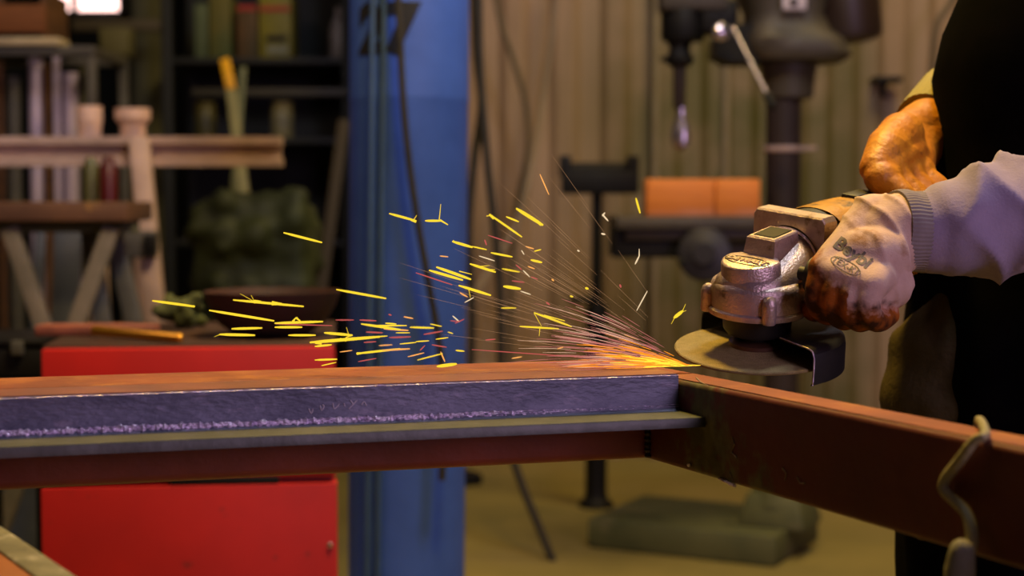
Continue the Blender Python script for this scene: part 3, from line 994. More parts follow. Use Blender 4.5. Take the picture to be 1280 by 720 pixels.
Yc = YH + 0.06
gc = 'boxes on the upper shelf'
s1 = shz[1]
r_, xa_, xb_, zt_ = carton(246, 262, 4, s1, Yc, .2, mat('mossy', (0.085, 0.11, 0.045), (0.05, 0.07, 0.02), 7, 0.7), 'carton', 'mossy green carton at the end of the upper shelf', 'box', gc)
r_, xa_, xb_, zt_ = carton(264, 291, -6, s1, Yc, .2, mat('dkyellow', (0.11, 0.09, 0.006), (0.05, 0.07, 0.01), 5, 0.7), 'carton', 'dull yellow-green carton on the upper shelf above the bright stick', 'box', gc)
r_, xa_, xb_, zt_ = carton(326, 366, -8, s1, Yc, .22, mat('yellowbox', (0.20, 0.17, 0.004), (0.12, 0.11, 0.006), 6, 0.6), 'carton', 'yellow carton with red stripe on the upper shelf', 'box', gc)
MB().box(((xa_ + xb_) / 2, Yc - 0.002, ZL(11, Yc)), (xb_ - xa_ - 0.01, 0.006, 0.02)).build('red_stripe', mat('stripe', (0.32, 0.02, 0.005), rough=0.6), parent=r_)
MB().box(((xa_ + xb_) / 2 + 0.005, Yc - 0.002, ZL(48, Yc)), (xb_ - xa_ - 0.05, 0.006, 0.022)).build('dark_label', M_black, parent=r_)
MB().box(((xa_ + xb_) / 2 + 0.01, Yc - 0.002, ZL(62, Yc)), (xb_ - xa_ - 0.045, 0.006, 0.03)).build('pale_label', mat('palelab', (0.16, 0.17, 0.11), rough=0.6), parent=r_)
r_, xa_, xb_, zt_ = carton(298, 324, 6, s1, Yc, .22, mat('darkcarton', (0.10, 0.045, 0.006), (0.04, 0.03, 0.006), 6, 0.7), 'carton', 'dark brown carton on the upper shelf next to the yellow one', 'box', gc)
MB().box(((xa_ + xb_) / 2, Yc - 0.002, ZL(10, Yc)), (xb_ - xa_ - 0.01, 0.006, 0.02)).build('red_stripe', MATS['stripe'], parent=r_)
M_jar = mat('cream_jar', (0.28, 0.25, 0.11), (0.2, 0.17, 0.06), 9, 0.5)
M_jar2 = mat('ochre_jar', (0.10, 0.085, 0.018), (0.06, 0.05, 0.01), 9, 0.5)
for (pa, pb, py_, m_, lab) in ((340, 368, 128, M_jar, 'cream canister on the lower shelf behind the beam end'), (245, 272, 128, M_jar2, 'dim ochre canister on the lower shelf')):
    rr = (XH(pb) - XH(pa)) / 2
    H = ZL(py_, YH + 0.12) - shz[2]
    c_ = ((XH(pa, YH + 0.12) + XH(pb, YH + 0.12)) / 2, YH + 0.12, shz[2] + 0.0005)
    j = root('canister', c_, lab, 'canister', 'canisters on the lower shelf')
    MB().lathe([(rr * 0.95, 0), (rr, 0.01), (rr, H * 0.8), (rr * 0.9, H * 0.86)], c_, seg=28).build('body', m_, parent=j)
    MB().lathe([(rr * 0.96, H * 0.86), (rr * 0.96, H * 0.99), (rr * 0.9, H)], c_, seg=28).build('lid', m_, parent=j)
# bottle and brush at the end of the bay, beside the column
c_ = V((XH(421, 6.3), 6.46, s1 + 0.0005))
bt = root('tall_bottle', c_, 'pale grey bottle on the upper shelf beside the blue column', 'bottle')
MB().lathe([(0.036, 0), (0.040, 0.01), (0.042, 0.11), (0.03, 0.15), (0.015, 0.175)], c_, seg=24).build('body', mat('greyplastic', (0.20, 0.17, 0.15), (0.14, 0.12, 0.09), 9, 0.5), parent=bt)
MB().lathe([(0.018, 0.17), (0.018, 0.20), (0.01, 0.205)], c_, seg=20).build('cap', mat('greycap', (0.22, 0.18, 0.16), rough=0.5), parent=bt)
# leaning sticks, the yellow-tipped one in front of the shelving
M_stick = mat('yellowish_stick', (0.30, 0.27, 0.10), (0.22, 0.20, 0.08), 12, 0.6)
A, Bv = W(289, 112, 5.75), W(306, 250, 5.68)
Bv = A + (Bv - A) * ((A.z - 0.02) / (A.z - Bv.z))
sk = root('broom', Bv, 'pale wooden stick with bright yellow tip leaning on the shelving', 'broom')
MB().bar(A, Bv, 0.036, 0.022, up=(0, 1, 0), bev=0.004).build('handle', M_stick, parent=sk)
dT = (A - Bv).normalized()
MB().bar(A, W(281, 74, 5.79), 0.034, 0.024, up=(0, 1, 0), bev=0.006).build('tip', mat('yellow_tip', (0.98, 0.50, 0.012), (0.8, 0.38, 0.01), 10, 0.5), parent=sk, label='bright yellow tip')
A2, B2 = W(304, 84, 5.92), W(292, 250, 5.85)
B2 = A2 + (B2 - A2) * ((A2.z - 0.02) / (A2.z - B2.z))
MB().bar(A2, B2, 0.024, 0.016, up=(0, 1, 0), bev=0.003).build('thin_stick', mat('dim_stick', (0.15, 0.16, 0.07), rough=0.6), label='thin greenish stick crossing behind the yellow-tipped stick', cat='stick')
lean((430, 150), (402, 360), 5.9, 5.8, 0.04, 0.02, mat('dim_board', (0.035, 0.022, 0.006), rough=0.7), 'leaning_board', 'dim brown board leaning in the dark next to the blue column', 'board')

# olive tarpaulin heap over a crate
mb = MB()
rnd.seed(11)
hx = (W(312, 300, 4.6)).x
zt_h = ZL(226, 4.6)
mb.box((hx, 4.75, (zt_h - 0.07) / 2), (0.34, 0.34, zt_h - 0.07), bev=0.03)
for k in range(26):
    t = rnd.random()
    p = V((hx + rnd.uniform(-0.14, 0.14), 4.66 + rnd.uniform(-0.1, 0.1), rnd.uniform(0.1, zt_h - 0.07)))
    q = p + V((rnd.uniform(-0.03, 0.03), rnd.uniform(-0.05, 0.05), rnd.uniform(-0.05, 0.05)))
    q.z = max(0.08, min(q.z, zt_h - 0.05))
    mb.tube([p, q], [0.055, 0.045], 14, caps='round')
mb.tube([V((hx + 0.0, 4.65, zt_h - 0.05)), V((hx + 0.14, 4.62, zt_h - 0.035))], [0.035, 0.03], 14, caps='round')
mb.tube([V((hx - 0.15, 4.65, zt_h - 0.10)), V((hx + 0.05, 4.6, zt_h - 0.09))], [0.03, 0.03], 14, caps='round')
hp = remesh(mb, 0.016, 8)
wrinkle(hp, lambda v: 0.022 * noise.noise(V((v.x * 5, v.y * 7, v.z * 16))) + 0.012 * noise.noise(v * 22))
hp.v = [V((v.x, v.y, max(v.z, 0.002))) for v in hp.v]
hp.build('tarpaulin_heap', mat('olive_tarp', (0.036, 0.046, 0.004), (0.006, 0.010, 0.001), 5, 0.7), label='heaped olive green tarpaulin below the pale beam end', cat='tarpaulin', smooth=70)

# ================================================================== WELDED STEEL FRAME
ZE = EYE.z
A2d, uL, nL = V((0.1123, 1.3235, 0)), V((0.9577, 0.2877, 0)), V((0.2877, -0.9577, 0))
vR, nR = V((0.4215, -0.9068, 0)), V((-0.9068, -0.4215, 0))
Z_TL, Z_TR, Z_B = ZE - 0.1415, ZE - 0.1465, ZE - 0.2173
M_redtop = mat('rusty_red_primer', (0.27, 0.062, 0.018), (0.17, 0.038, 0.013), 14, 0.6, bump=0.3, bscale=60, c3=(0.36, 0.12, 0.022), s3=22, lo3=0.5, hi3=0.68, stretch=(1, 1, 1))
M_redbeam = mat('red_primer', (0.13, 0.014, 0.004), (0.09, 0.010, 0.003), 10, 0.6, bump=0.25, bscale=60,
                attr=('burn', (0.065, 0.055, 0.014), (0.13, 0.11, 0.035)))
M_redtube = mat('red_primer_tube', (0.24, 0.042, 0.018), (0.16, 0.030, 0.012), 10, 0.42, bump=0.2, bscale=60)
M_mill = mat('grey_mill_steel', (0.14, 0.145, 0.20), (0.075, 0.08, 0.12), 16, 0.5, metal=0.25, bump=0.3, bscale=120, c3=(0.21, 0.19, 0.25), s3=40, lo3=0.58, hi3=0.72, stretch=(1, 1, 2.5))
M_millflange = mat('dull_mill_steel', (0.10, 0.105, 0.085), (0.055, 0.06, 0.045), 22, 0.5, metal=0.3, bump=0.2)
M_spatter = mat('weld_metal', (0.95, 0.85, 0.95), (0.65, 0.52, 0.75), 150, 0.3, metal=0.7, bump=0.8, bscale=300)
frame = root('steel_weldment', A2d + V((0, 0, Z_B)), 'welded red primed steel tube frame with grey section, ground at its corner', 'steel frame')


def endL(n, gap=0.0006):
    """where a line at offset n in front of the long tube meets the face of the cross beam"""
    s = n * (nL.dot(nR)) / -(uL.dot(nR)) - gap / 0.99
    return A2d + nL * n + uL * s


def sweepL(prof, s0=-1.25, bev=0.0, nseg=1):
    """profile (offset n, height z) from far left to the cross beam's face"""
    rings = []
    for k in range(nseg + 1):
        ring = []
        for (n, z) in prof:
            e = endL(n)
            b = A2d + nL * n + uL * s0
            p = b.lerp(e, k / nseg)
            ring.append((p.x, p.y, z))
        rings.append(ring)
    return MB().loft(rings)


def rrect(n0, n1, z0, z1, r, k=5):
    out = []
    for (cx_, cz_, a0) in ((n1 - r, z1 - r, 0), (n0 + r, z1 - r, 90), (n0 + r, z0 + r, 180), (n1 - r, z0 + r, 270)):
        for i in range(k):
            a = math.radians(a0 + 90 * i / (k - 1))
            out.append((cx_ + r * math.cos(a), cz_ + r * math.sin(a)))
    return out


sweepL(rrect(-0.070, -0.0005, Z_B, Z_TL, 0.007)).build('square_tube', M_redtube, parent=frame)
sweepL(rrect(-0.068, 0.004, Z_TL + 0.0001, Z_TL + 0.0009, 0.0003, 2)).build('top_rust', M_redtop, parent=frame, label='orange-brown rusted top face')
an = sweepL([(0.0002, Z_TL - 0.0002), (0.0, Z_TL - 0.006), (0.043, Z_TL - 0.006), (0.043, ZE - 0.179), (0.088, ZE - 0.179), (0.0885, ZE - 0.178), (0.0885, ZE - 0.1722), (0.0875, ZE - 0.1714),
             (0.0545, ZE - 0.1705), (0.0508, ZE - 0.169), (0.0492, ZE - 0.166), (0.049, Z_TL - 0.002), (0.0475, Z_TL - 0.0004), (0.030, Z_TL - 0.0002)]).build('angle_section', M_mill, parent=frame, label='grey rolled steel section along the red tube')
sweepL([(0.0495, ZE - 0.1780), (0.0892, ZE - 0.1788), (0.0892, ZE - 0.1722), (0.0885, ZE - 0.1712), (0.0545, ZE - 0.1703)]).build('lower_flange', M_millflange, parent=an)
sweepL([(0.0045, Z_TL - 0.0001), (0.0476, Z_TL - 0.0003), (0.0476, Z_TL + 0.0003), (0.0045, Z_TL + 0.0006)]).build('upper_edge', mat('brownish_edge', (0.24, 0.075, 0.045), (0.15, 0.05, 0.035), 20, 0.5, bump=0.2), parent=an)
# bright scraped line on the top arris and the rough bead along the root
rnd.seed(5)
mb = MB()
P = []
Rr = []
e0, e1 = A2d + nL * 0.0485 + uL * -1.25, endL(0.0485)
n = 420
for i in range(n + 1):
    p = e0.lerp(e1, i / n)
    q = noise.noise(V((i * 0.35, 0, 0)))
    P.append((p.x, p.y, Z_TL - 0.0012 + 0.0002 * q))
    Rr.append(0.00035 + 0.00035 * max(0, q + 0.3))
mb.tube(P, Rr, 6)
mb.build('scraped_edge', M_spatter, parent=an, label='bright scraped top edge')
mb = MB()
n = 900
b0, b1 = A2d + nL * 0.0500 + uL * -1.25, endL(0.0500)
for layer in range(3):
    P, Rr = [], []
    for i in range(n + 1):
        t = i / n
        p = b0.lerp(b1, t)
        q = noise.noise(V((i * 0.45, layer * 9.1, 0)))
        q2 = noise.noise(V((i * 0.09, layer * 5.3, 4)))
        fade = 1.0 if t < 0.80 else max(0.12, 1 - (t - 0.80) * 6)
        P.append((p.x + nL.x * 0.0008 * q, p.y + nL.y * 0.0008 * q, ZE - 0.1675 + (layer - 1) * 0.0013 + 0.0009 * q2))
        Rr.append((0.0004 + 0.0021 * max(0, 0.35 + q * 1.3)) * fade)
    mb.tube(P, Rr, 6)
mb.build('weld_bead', M_spatter, parent=an, label='bright lumpy bead along the root of the section')
# chalk scribbles on the web
mb = MB()


def on_web(px, py, off=0.0494):
    d = W(px, py, 1.0) - EYE
    o = A2d + nL * off
    t = (o - EYE).dot(nL) / d.dot(nL)
    return EYE + d * t


for st_ in ([(386, 511), (389, 517), (391, 511)], [(400, 507), (402, 513), (405, 508), (403, 506)], [(416, 504), (418, 511), (424, 505)], [(430, 504), (431, 508)], [(436, 511), (441, 506), (446, 500)], [(438, 500), (442, 506)], [(452, 506), (455, 502), (458, 507)]):
    mb.tube([on_web(a, b) for a, b in st_], 0.0005, 6, sub=3)
mb.build('paint_scribbles', mat('pale_chalk', (0.5, 0.45, 0.5), rough=0.8), parent=an, label='small pale scribbled marks')

# cross beam towards the camera
wR = 0.036
L0, L1 = -0.078, 0.78
nx = 150
rows = 10
prof = []
rr_ = 0.004
hB, hT = Z_B, Z_TR
# closed profile (depth behind face d, z)
for k in range(rows + 1):
    prof.append((0.0, hB + rr_ + (hT - hB - 2 * rr_) * k / rows))
for k in range(1, 5):
    a = math.radians(90 * k / 4)
    prof.append((rr_ - rr_ * math.cos(a), hT - rr_ + rr_ * math.sin(a)))
for k in range(0, 5):
    a = math.radians(90 * k / 4)
    prof.append((wR - rr_ + rr_ * math.sin(a), hT - rr_ + rr_ * math.cos(a)))
for k in range(0, 5):
    a = math.radians(90 * k / 4)
    prof.append((wR - rr_ + rr_ * math.cos(a), hB + rr_ - rr_ * math.sin(a)))
for k in range(0, 4):
    a = math.radians(90 * k / 4)
    prof.append((rr_ - rr_ * math.sin(a), hB + rr_ - rr_ * math.cos(a)))
rings = []
for i in range(nx + 1):
    s = L0 + (L1 - L0) * i / nx
    b = A2d + vR * s
    rings.append([(b.x - nR.x * d, b.y - nR.y * d, z) for (d, z) in prof])


def burn(v):
    s = (V((v.x, v.y, 0)) - A2d).dot(vR)
    zf = (v.z - Z_B) / 0.07
    d = abs(s - 0.092 - 0.030 * (0.5 - zf))
    w = 0.85 - d / 0.085
    w = max(w, 0.75 - abs(s - 0.165) / 0.06 - zf * 0.9)
    return max(0, min(0.8, w + 0.22 * noise.noise(v * 40)))


cb = MB().loft(rings).build('cross_beam', M_redbeam, parent=frame, attr=('burn', burn), label='dark red primed flat tube running towards the camera')
mb = MB()
rings = []
for i in range(2):
    s = (L0 + 0.001, L1)[i]
    b = A2d + vR * s
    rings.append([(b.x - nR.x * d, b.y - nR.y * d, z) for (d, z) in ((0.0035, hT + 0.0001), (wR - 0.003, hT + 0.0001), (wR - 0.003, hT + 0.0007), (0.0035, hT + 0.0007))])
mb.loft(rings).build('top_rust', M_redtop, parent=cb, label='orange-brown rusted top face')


def on_cross(px, py, off=0.0006):
    d = W(px, py, 1.0) - EYE
    o = A2d + nR * off
    t = (o - EYE).dot(nR) / d.dot(nR)
    return EYE + d * t


# weld and spatter at the joint
mb = MB()
rnd.seed(21)
for i in range(26):
    a = on_cross(833 + rnd.uniform(-3, 3), 577 - 0, 0.0)
P = [on_cross(899 + i * 2.2, 598 + i * 1.05 + rnd.uniform(-0.5, 0.5), 0.0004) for i in range(10)]
mb.tube(P, [0.0008 + 0.0008 * rnd.random() for _ in P], 6)
for (x_, y_) in ((861, 581), (875, 527), (878, 529), (872, 524)):
    p = on_cross(x_, y_, 0.0012)
    mb.lathe([(0.0003, -0.0016), (0.0016, 0), (0.0012, 0.0013), (0.0002, 0.0018)], p, (0, -1, 0.3), 10)
mb.build('weld_spatter', M_spatter, parent=cb, label='bright weld spatter at the corner')
mb = MB()
for st_ in ([(870, 472), (876, 478), (885, 482)], [(915, 546), (918, 555), (914, 565), (921, 572)], [(978, 585), (983, 592), (981, 600)], [(996, 596), (1000, 604), (1006, 604)], [(912, 590), (916, 600)]):
    P = [on_cross(a, b, 0.0004) for a, b in st_]
    mb = MB()
    mb.tube(P, [0.0003 + 0.0004 * rnd.random() for _ in P], 6)
    mb.build('scratch', mat('dull_spatter', (0.35, 0.26, 0.14), (0.2, 0.14, 0.07), 60, 0.5), parent=cb, label='fine bright scratch')
# corner weld between tube and cross beam, seen under the flange and above it
mb = MB()
P, Rr = [], []
for i in range(30):
    t = i / 29
    c_ = A2d + nL * 0.002 + nR * 0.0005
    P.append((c_.x, c_.y, Z_B + 0.002 + (ZE - 0.181 - Z_B) * t))
    Rr.append(0.0028 + 0.0008 * math.sin(i * 1.7))
mb.tube(P, Rr, 10)
mb.build('corner_weld', mat('dark_weld', (0.05, 0.03, 0.02), (0.03, 0.02, 0.012), 50, 0.5, metal=0.3), parent=frame)

# cord hanging over the cross beam
M_cord = mat('olive_cord', (0.34, 0.30, 0.15), (0.24, 0.21, 0.10), 30, 0.7, bump=0.3, bscale=200)


def cross_top(px, py):
    return WZ(px, py, Z_TR)


pk = on_cross(1222, 545, 0.006)
back = on_cross(1224, 545, -(wR + 0.006))
back.z = 0
P = [back + V((0.002, 0, Z_TR - 0.060)), back + V((0.0, 0, Z_TR - 0.01)), back + V((-0.002, -0.006, Z_TR + 0.0045)), V((pk.x, pk.y, Z_TR + 0.0045)) - nR * 0.006,
     on_cross(1217, 552, 0.007), on_cross(1200, 575, 0.007), on_cross(1182, 598, 0.006), on_cross(1180, 612, 0.006), on_cross(1192, 625, 0.006), on_cross(1207, 640, 0.008),
     on_cross(1214, 660, 0.010), on_cross(1214, 680, 0.012), on_cross(1207, 700, 0.014), on_cross(1200, 722, 0.014), on_cross(1198, 770, 0.012)]
MB().tube(P, [0.0030] * 4 + [0.0031, 0.0034, 0.0034, 0.0036, 0.0034, 0.0036, 0.004, 0.004, 0.0038, 0.0036, 0.0034], 10, sub=5).build('cord', M_cord, label='thick olive cord hung over the dark red cross beam', cat='cord')
mb = MB()
c_ = on_cross(1200, 704, 0.024)
c_.z = W(1192, 712, c_.y).z
mb.tube([c_ + V((-0.001, 0, -0.02)), c_, c_ + V((0.001, 0, 0.011))], [0.0085, 0.009, 0.0075], 14, caps='round')
mb.build('cloth_knot', mat('pale_cloth', (0.24, 0.22, 0.16), (0.15, 0.14, 0.09), 30, 0.9, bump=0.4, bscale=120), parent=None, label='small pale knotted rag end beside the hanging cord', cat='rag')

# trestles that carry the frame
M_blugrey = mat('blue_grey_steel', (0.12, 0.125, 0.16), (0.09, 0.09, 0.12), 10, 0.5, metal=0.3)


def trestle(c, d, half, lab, zt):
    """low steel trestle: top bar along d through c"""
    c, d = V(c), V(d).normalized()
    n_ = V((-d.y, d.x, 0))
    r_ = root('trestle', V((c.x, c.y, 0)), lab, 'trestle', 'trestles under the welded frame')
    a, b = c - d * half, c + d * half
    MB().bar(V((a.x, a.y, zt - 0.02)), V((b.x, b.y, zt - 0.02)), 0.04, 0.04, bev=0.003).build('top_bar', M_blugrey, parent=r_)
    for s_ in (-1, 1):
        e = c + d * (half - 0.03) * s_
        for t_ in (-1, 1):
            MB().bar(V((e.x, e.y, zt - 0.04)) + n_ * 0.01 * t_, V((e.x, e.y, 0.0)) + n_ * 0.16 * t_ + d * 0.03 * s_, 0.028, 0.028, bev=0.002).build('leg', M_blugrey, parent=r_)
    return r_


c_ = A2d + vR * 0.53 - nR * 0.018
trestle((c_.x + 0.05, c_.y + 0.02, 0), (1, 0.02, 0), 0.16, 'blue-grey steel trestle under the near end of the dark red cross beam', Z_B - 0.0004)
c_ = A2d + uL * -1.12 + nL * -0.03
trestle((c_.x, c_.y, 0), (-0.29, 0.96, 0), 0.16, 'blue-grey steel trestle under the long red tube', Z_B - 0.0004)

# workbench corner low in the foreground
zb_ = ZE - 0.222
pa = WZ(0, 655, zb_)
pb = WZ(100, 722, zb_)
d_ = (pb - pa).normalized()
n_ = V((d_.y, -d_.x, 0))
if n_.x > 0:
    n_ = -n_
p_far = pa - d_ * 0.07
p_near = pb + d_ * 0.16
wb = root('workbench', V(((pa.x + pb.x) / 2, (pa.y + pb.y) / 2, 0)), 'workbench corner with rusty orange plate and pale timber edging, low by the red tube', 'workbench')
M_edge = mat('worn_timber_edge', (0.20, 0.18, 0.10), (0.10, 0.09, 0.05), 30, 0.8, bump=0.5, bscale=90, c3=(0.30, 0.27, 0.19), s3=50, lo3=0.55, hi3=0.65)
M_plate = mat('orange_rust_plate', (0.30, 0.085, 0.014), (0.20, 0.055, 0.010), 12, 0.6, bump=0.3, bscale=70)
wd = 0.30
rimw = 0.021
q = [p_far, p_near, p_near + n_ * wd, p_far + n_ * wd]
mb = MB()
for i in range(4):
    a, b = q[i], q[(i + 1) % 4]
    dd = (b - a).normalized()
    inn = V((-dd.y, dd.x, 0))
    cen = (q[0] + q[2]) / 2
    if (cen - a).dot(inn) < 0:
        inn = -inn
    o_ = inn * rimw / 2
    mb.bar(a + o_ + dd * (0 if i % 2 == 0 else rimw) + V((0, 0, -0.03)), b + o_ - dd * (0 if i % 2 == 0 else rimw) + V((0, 0, -0.03)), rimw, 0.06, bev=0.002)
mb.build('edging', M_edge, parent=wb)
mb = MB()
cen = (q[0] + q[2]) / 2
ll = (p_near - p_far).length
mb.box((cen.x, cen.y, zb_ - 0.007), (ll - 2 * rimw - 0.001, wd - 2 * rimw - 0.001, 0.012), rot=math.atan2(d_.y, d_.x), bev=0.001)
mb.build('plate', M_plate, parent=wb)
for i in range(4):
    p = q[i] + (cen - q[i]) * 0.12
    MB().box((p.x, p.y, (zb_ - 0.06) / 2), (0.045, 0.045, zb_ - 0.06), rot=math.atan2(d_.y, d_.x), bev=0.003).build('leg', M_edge, parent=wb)

# ================================================================== ANGLE GRINDER
D = W(945, 437, 1.385)
al = math.radians(11.5)
gn = V((0, -math.sin(al), math.cos(al)))
th = math.radians(46)
gb = (V((1, 0, 0)) * math.cos(th) + V((0, math.cos(al), math.sin(al))) * math.sin(th)).normalized()
gl = gn.cross(gb).normalized()
GM = Matrix(((gb.x, gl.x, gn.x, D.x), (gb.y, gl.y, gn.y, D.y), (gb.z, gl.z, gn.z, D.z), (0, 0, 0, 1)))
gr = root('angle_grinder', D, 'worn yellow and silver angle grinder throwing sparks at the corner of the steel frame', 'angle grinder', M=GM)
M_case = mat('worn_cast_aluminium', (0.60, 0.47, 0.42), (0.46, 0.35, 0.30), 60, 0.38, metal=0.65, bump=0.25, bscale=500, c3=(0.20, 0.13, 0.06), s3=70, lo3=0.56, hi3=0.70)
M_disc = mat('grinding_disc', (0.29, 0.22, 0.085), (0.22, 0.17, 0.06), 120, 0.85, bump=0.5, bscale=900)
M_yel = mat('dirty_yellow_plastic', (0.50, 0.235, 0.012), (0.30, 0.14, 0.010), 40, 0.45, bump=0.3, bscale=120, c3=(0.05, 0.03, 0.006), s3=45, lo3=0.54, hi3=0.66)
M_gblack = mat('grinder_black', (0.007, 0.007, 0.007), (0.014, 0.012, 0.010), 40, 0.55)


def gbuild(mb, name, m, parent=None, **k):
    return mb.build(name, m, parent=parent or gr, local=True, **k)


gbuild(MB().lathe([(0.022, -0.0014), (0.0690, -0.0014), (0.070, -0.0006), (0.070, 0.0008), (0.069, 0.0016), (0.030, 0.0016), (0.024, 0.0045), (0.012, 0.005)], seg=96), 'grinding_disc', M_disc)
gbuild(MB().lathe([(0.012, 0.0046), (0.0235, 0.0046), (0.0235, 0.008), (0.019, 0.010), (0.012, 0.010)], seg=40), 'disc_flange', mat('brown_flange', (0.11, 0.05, 0.025), (0.07, 0.03, 0.016), 60, 0.45, metal=0.4))
gbuild(MB().lathe([(0.012, 0.009), (0.0125, 0.014), (0.026, 0.016), (0.029, 0.020), (0.030, 0.036), (0.02, 0.038)], seg=48), 'spindle_neck', M_gblack)
# guard
a0, a1 = math.radians(-106), math.radians(76)
ng = 48
rings = []
for i in range(ng + 1):
    a = a0 + (a1 - a0) * i / ng
    c, s = math.cos(a), math.sin(a)
    prof = [(0.029, 0.0185), (0.070, 0.0185), (0.0745, 0.015), (0.0755, 0.010), (0.0755, -0.011), (0.0725, -0.0125), (0.0725, -0.0115), (0.0742, -0.010), (0.0742, 0.009), (0.0732, 0.0138), (0.0695, 0.0171), (0.029, 0.0171)]
    rings.append([(r * c, r * s, z) for r, z in prof])
gd = gbuild(MB().loft(rings), 'guard', M_gblack)
for aa in (a0,):
    c, s = math.cos(aa), math.sin(aa)
    P = [(r * c, r * s, z) for r, z in ((0.031, 0.0188), (0.050, 0.0186), (0.070, 0.0182), (0.0748, 0.014), (0.0757, 0.008), (0.0757, -0.004), (0.0752, -0.0115))]
    gbuild(MB().tube(P, [0.0005, 0.0006, 0.0008, 0.0007, 0.0008, 0.0006, 0.0005], 8, sub=3), 'guard_edge', M_spatter, gd, label='bright worn edge of the guard')


def egg(r, xb, wb_, z, n=44, sx=1.0):
    """outline: half circle at the front (-x) running back to x=xb with half width wb_"""
    out = []
    k = n // 2
    for i in range(k + 1):
        a = math.radians(90 + 180 * i / k)
        out.append((r * math.cos(a) * sx, r * math.sin(a), z))
    m = n - k - 1
    c = 0.008
    path = [(0, -r), (xb - c, -wb_), (xb, -wb_ + c), (xb, wb_ - c), (xb - c, wb_), (0, r)]
    # even points along path (excluding ends)
    L = [0]
    for a, b in zip(path, path[1:]):
        L.append(L[-1] + math.dist(a, b))
    for i in range(1, m + 1):
        t = L[-1] * i / (m + 1)
        for j in range(len(path) - 1):
            if t <= L[j + 1]:
                f = (t - L[j]) / (L[j + 1] - L[j])
                out.append((path[j][0] + (path[j + 1][0] - path[j][0]) * f, path[j][1] + (path[j + 1][1] - path[j][1]) * f, z))
                break
    return out


mb = MB()
mb.loft([egg(.0385, .054, .034, .0345), egg(.0425, .056, .036, .0350), egg(.0432, .057, .0365, .0365), egg(.0432, .057, .0365, .0395), egg(.0408, .057, .036, .0410), egg(.0408, .057, .036, .0580),
         egg(.0396, .057, .0355, .0612), egg(.0370, .057, .035, .0632), egg(.0340, .056, .034, .0640)])
# shoulder rising to the back
secs = []
for (x_, w, zt_, e) in ((-.0365, .014, .0655, .8), (-.033, .023, .070, .75), (-.022, .0300, .0735, .7), (-.006, .0335, .077, .68), (.010, .0350, .082, .68), (.024, .0355, .0885, .7), (.036, .0355, .094, .75), (.052, .0355, .097, .8)):
    ring = []
    for k in range(36):
        a = 2 * PI * k / 36
        ca, sa = math.cos(a), math.sin(a)
        yy = w * math.copysign(abs(ca) ** e, ca)
        zz_ = 0.055 + ((zt_ - 0.055) if sa > 0 else 0.015) * math.copysign(abs(sa) ** e, sa)
        ring.append((x_, yy, zz_))
    secs.append(ring)
mb.loft(secs)
gc_ = gbuild(mb, 'gear_case', M_case, smooth=42)
for ph in (50, 132, -132, -50):
    a = math.radians(ph)
    rr = 0.0425 if abs(ph) > 90 else 0.049
    x_, y_ = rr * math.cos(a), rr * math.sin(a)
    if abs(ph) < 90:
        x_, y_ = 0.046, math.copysign(0.037, ph)
    gbuild(MB().lathe([(0.0052, 0.0346), (0.0062, 0.036), (0.0062, 0.052), (0.0050, 0.0565), (0.0025, 0.0585)], (x_, y_, 0), seg=20), 'screw_boss', M_case, gc_)
# raised logo pad
tilt = Matrix.Rotation(math.radians(-7), 4, 'Y')
PM = Matrix.Translation((-0.010, 0, 0.0800)) @ tilt
mb = MB()
mb.loft([egg(.0268, .012, .0268, -.017, sx=1.05), egg(.0262, .012, .0262, .0005, sx=1.05), egg(.0254, .0115, .0252, .0022, sx=1.05), egg(.0240, .010, .024, .0028, sx=1.05)], M=PM)
pad = gbuild(mb, 'logo_pad', M_case, gc_, smooth=42)
t = text_mb('DEWALT', 0.0096, ext=0.0006, offset=0.00035, spacing=1.0)
Rz = Matrix.Rotation(-math.pi / 2 - 0.0, 4, 'Z')
t.v = [PM @ (Matrix.Translation((-0.008, 0, 0.0034)) @ Rz @ v) for v in t.v]
gbuild(t, 'raised_lettering', mat('worn_letters', (0.75, 0.62, 0.40), rough=0.3, metal=0.6), pad, smooth=0, fix=False)
mb = MB()
ring_pts = [(math.cos(a) * 0.0082 - 0.008, math.sin(a) * 0.0218, 0.003) for a in [2 * PI * i / 40 for i in range(41)]]
mb.tube([PM @ V(p) for p in ring_pts], 0.0005, 6)
gbuild(mb, 'logo_outline', M_gblack, pad)
# spindle lock housing with dark button
mb = MB()
mb.loft([[(-.004, -.0170, .072), (.036, -.0170, .072), (.036, .0170, .072), (-.004, .0170, .072)],
         [(.0005, -.0145, .0975), (.034, -.0145, .1005), (.034, .0145, .1005), (.0005, .0145, .0975)],
         [(.0020, -.0130, .0990), (.033, -.0130, .1018), (.033, .0130, .1018), (.0020, .0130, .0990)]])
lk = gbuild(mb, 'lock_housing', M_case, gc_, smooth=20)
gbuild(MB().loft([[(.004, -.0112, .0988), (.031, -.0112, .1012), (.031, .0112, .1012), (.004, .0112, .0988)], [(.005, -.0104, .1000), (.030, -.0104, .1024), (.030, .0104, .1024), (.005, .0104, .1000)]]), 'spindle_lock', mat('dark_green_button', (0.015, 0.018, 0.006), rough=0.35), lk, smooth=0)
# flange bar with arch
mb = MB()
outer = [(-.040, .080), (-.0405, .108), (-.038, .1125), (.038, .1125), (.0405, .108), (.040, .080), (.034, .080)]
arch = [(0.0315 * math.cos(math.radians(a)), 0.0785 + 0.0245 * math.sin(math.radians(a))) for a in range(8, 173, 11)]
poly = outer + arch + [(-.034, .080)]
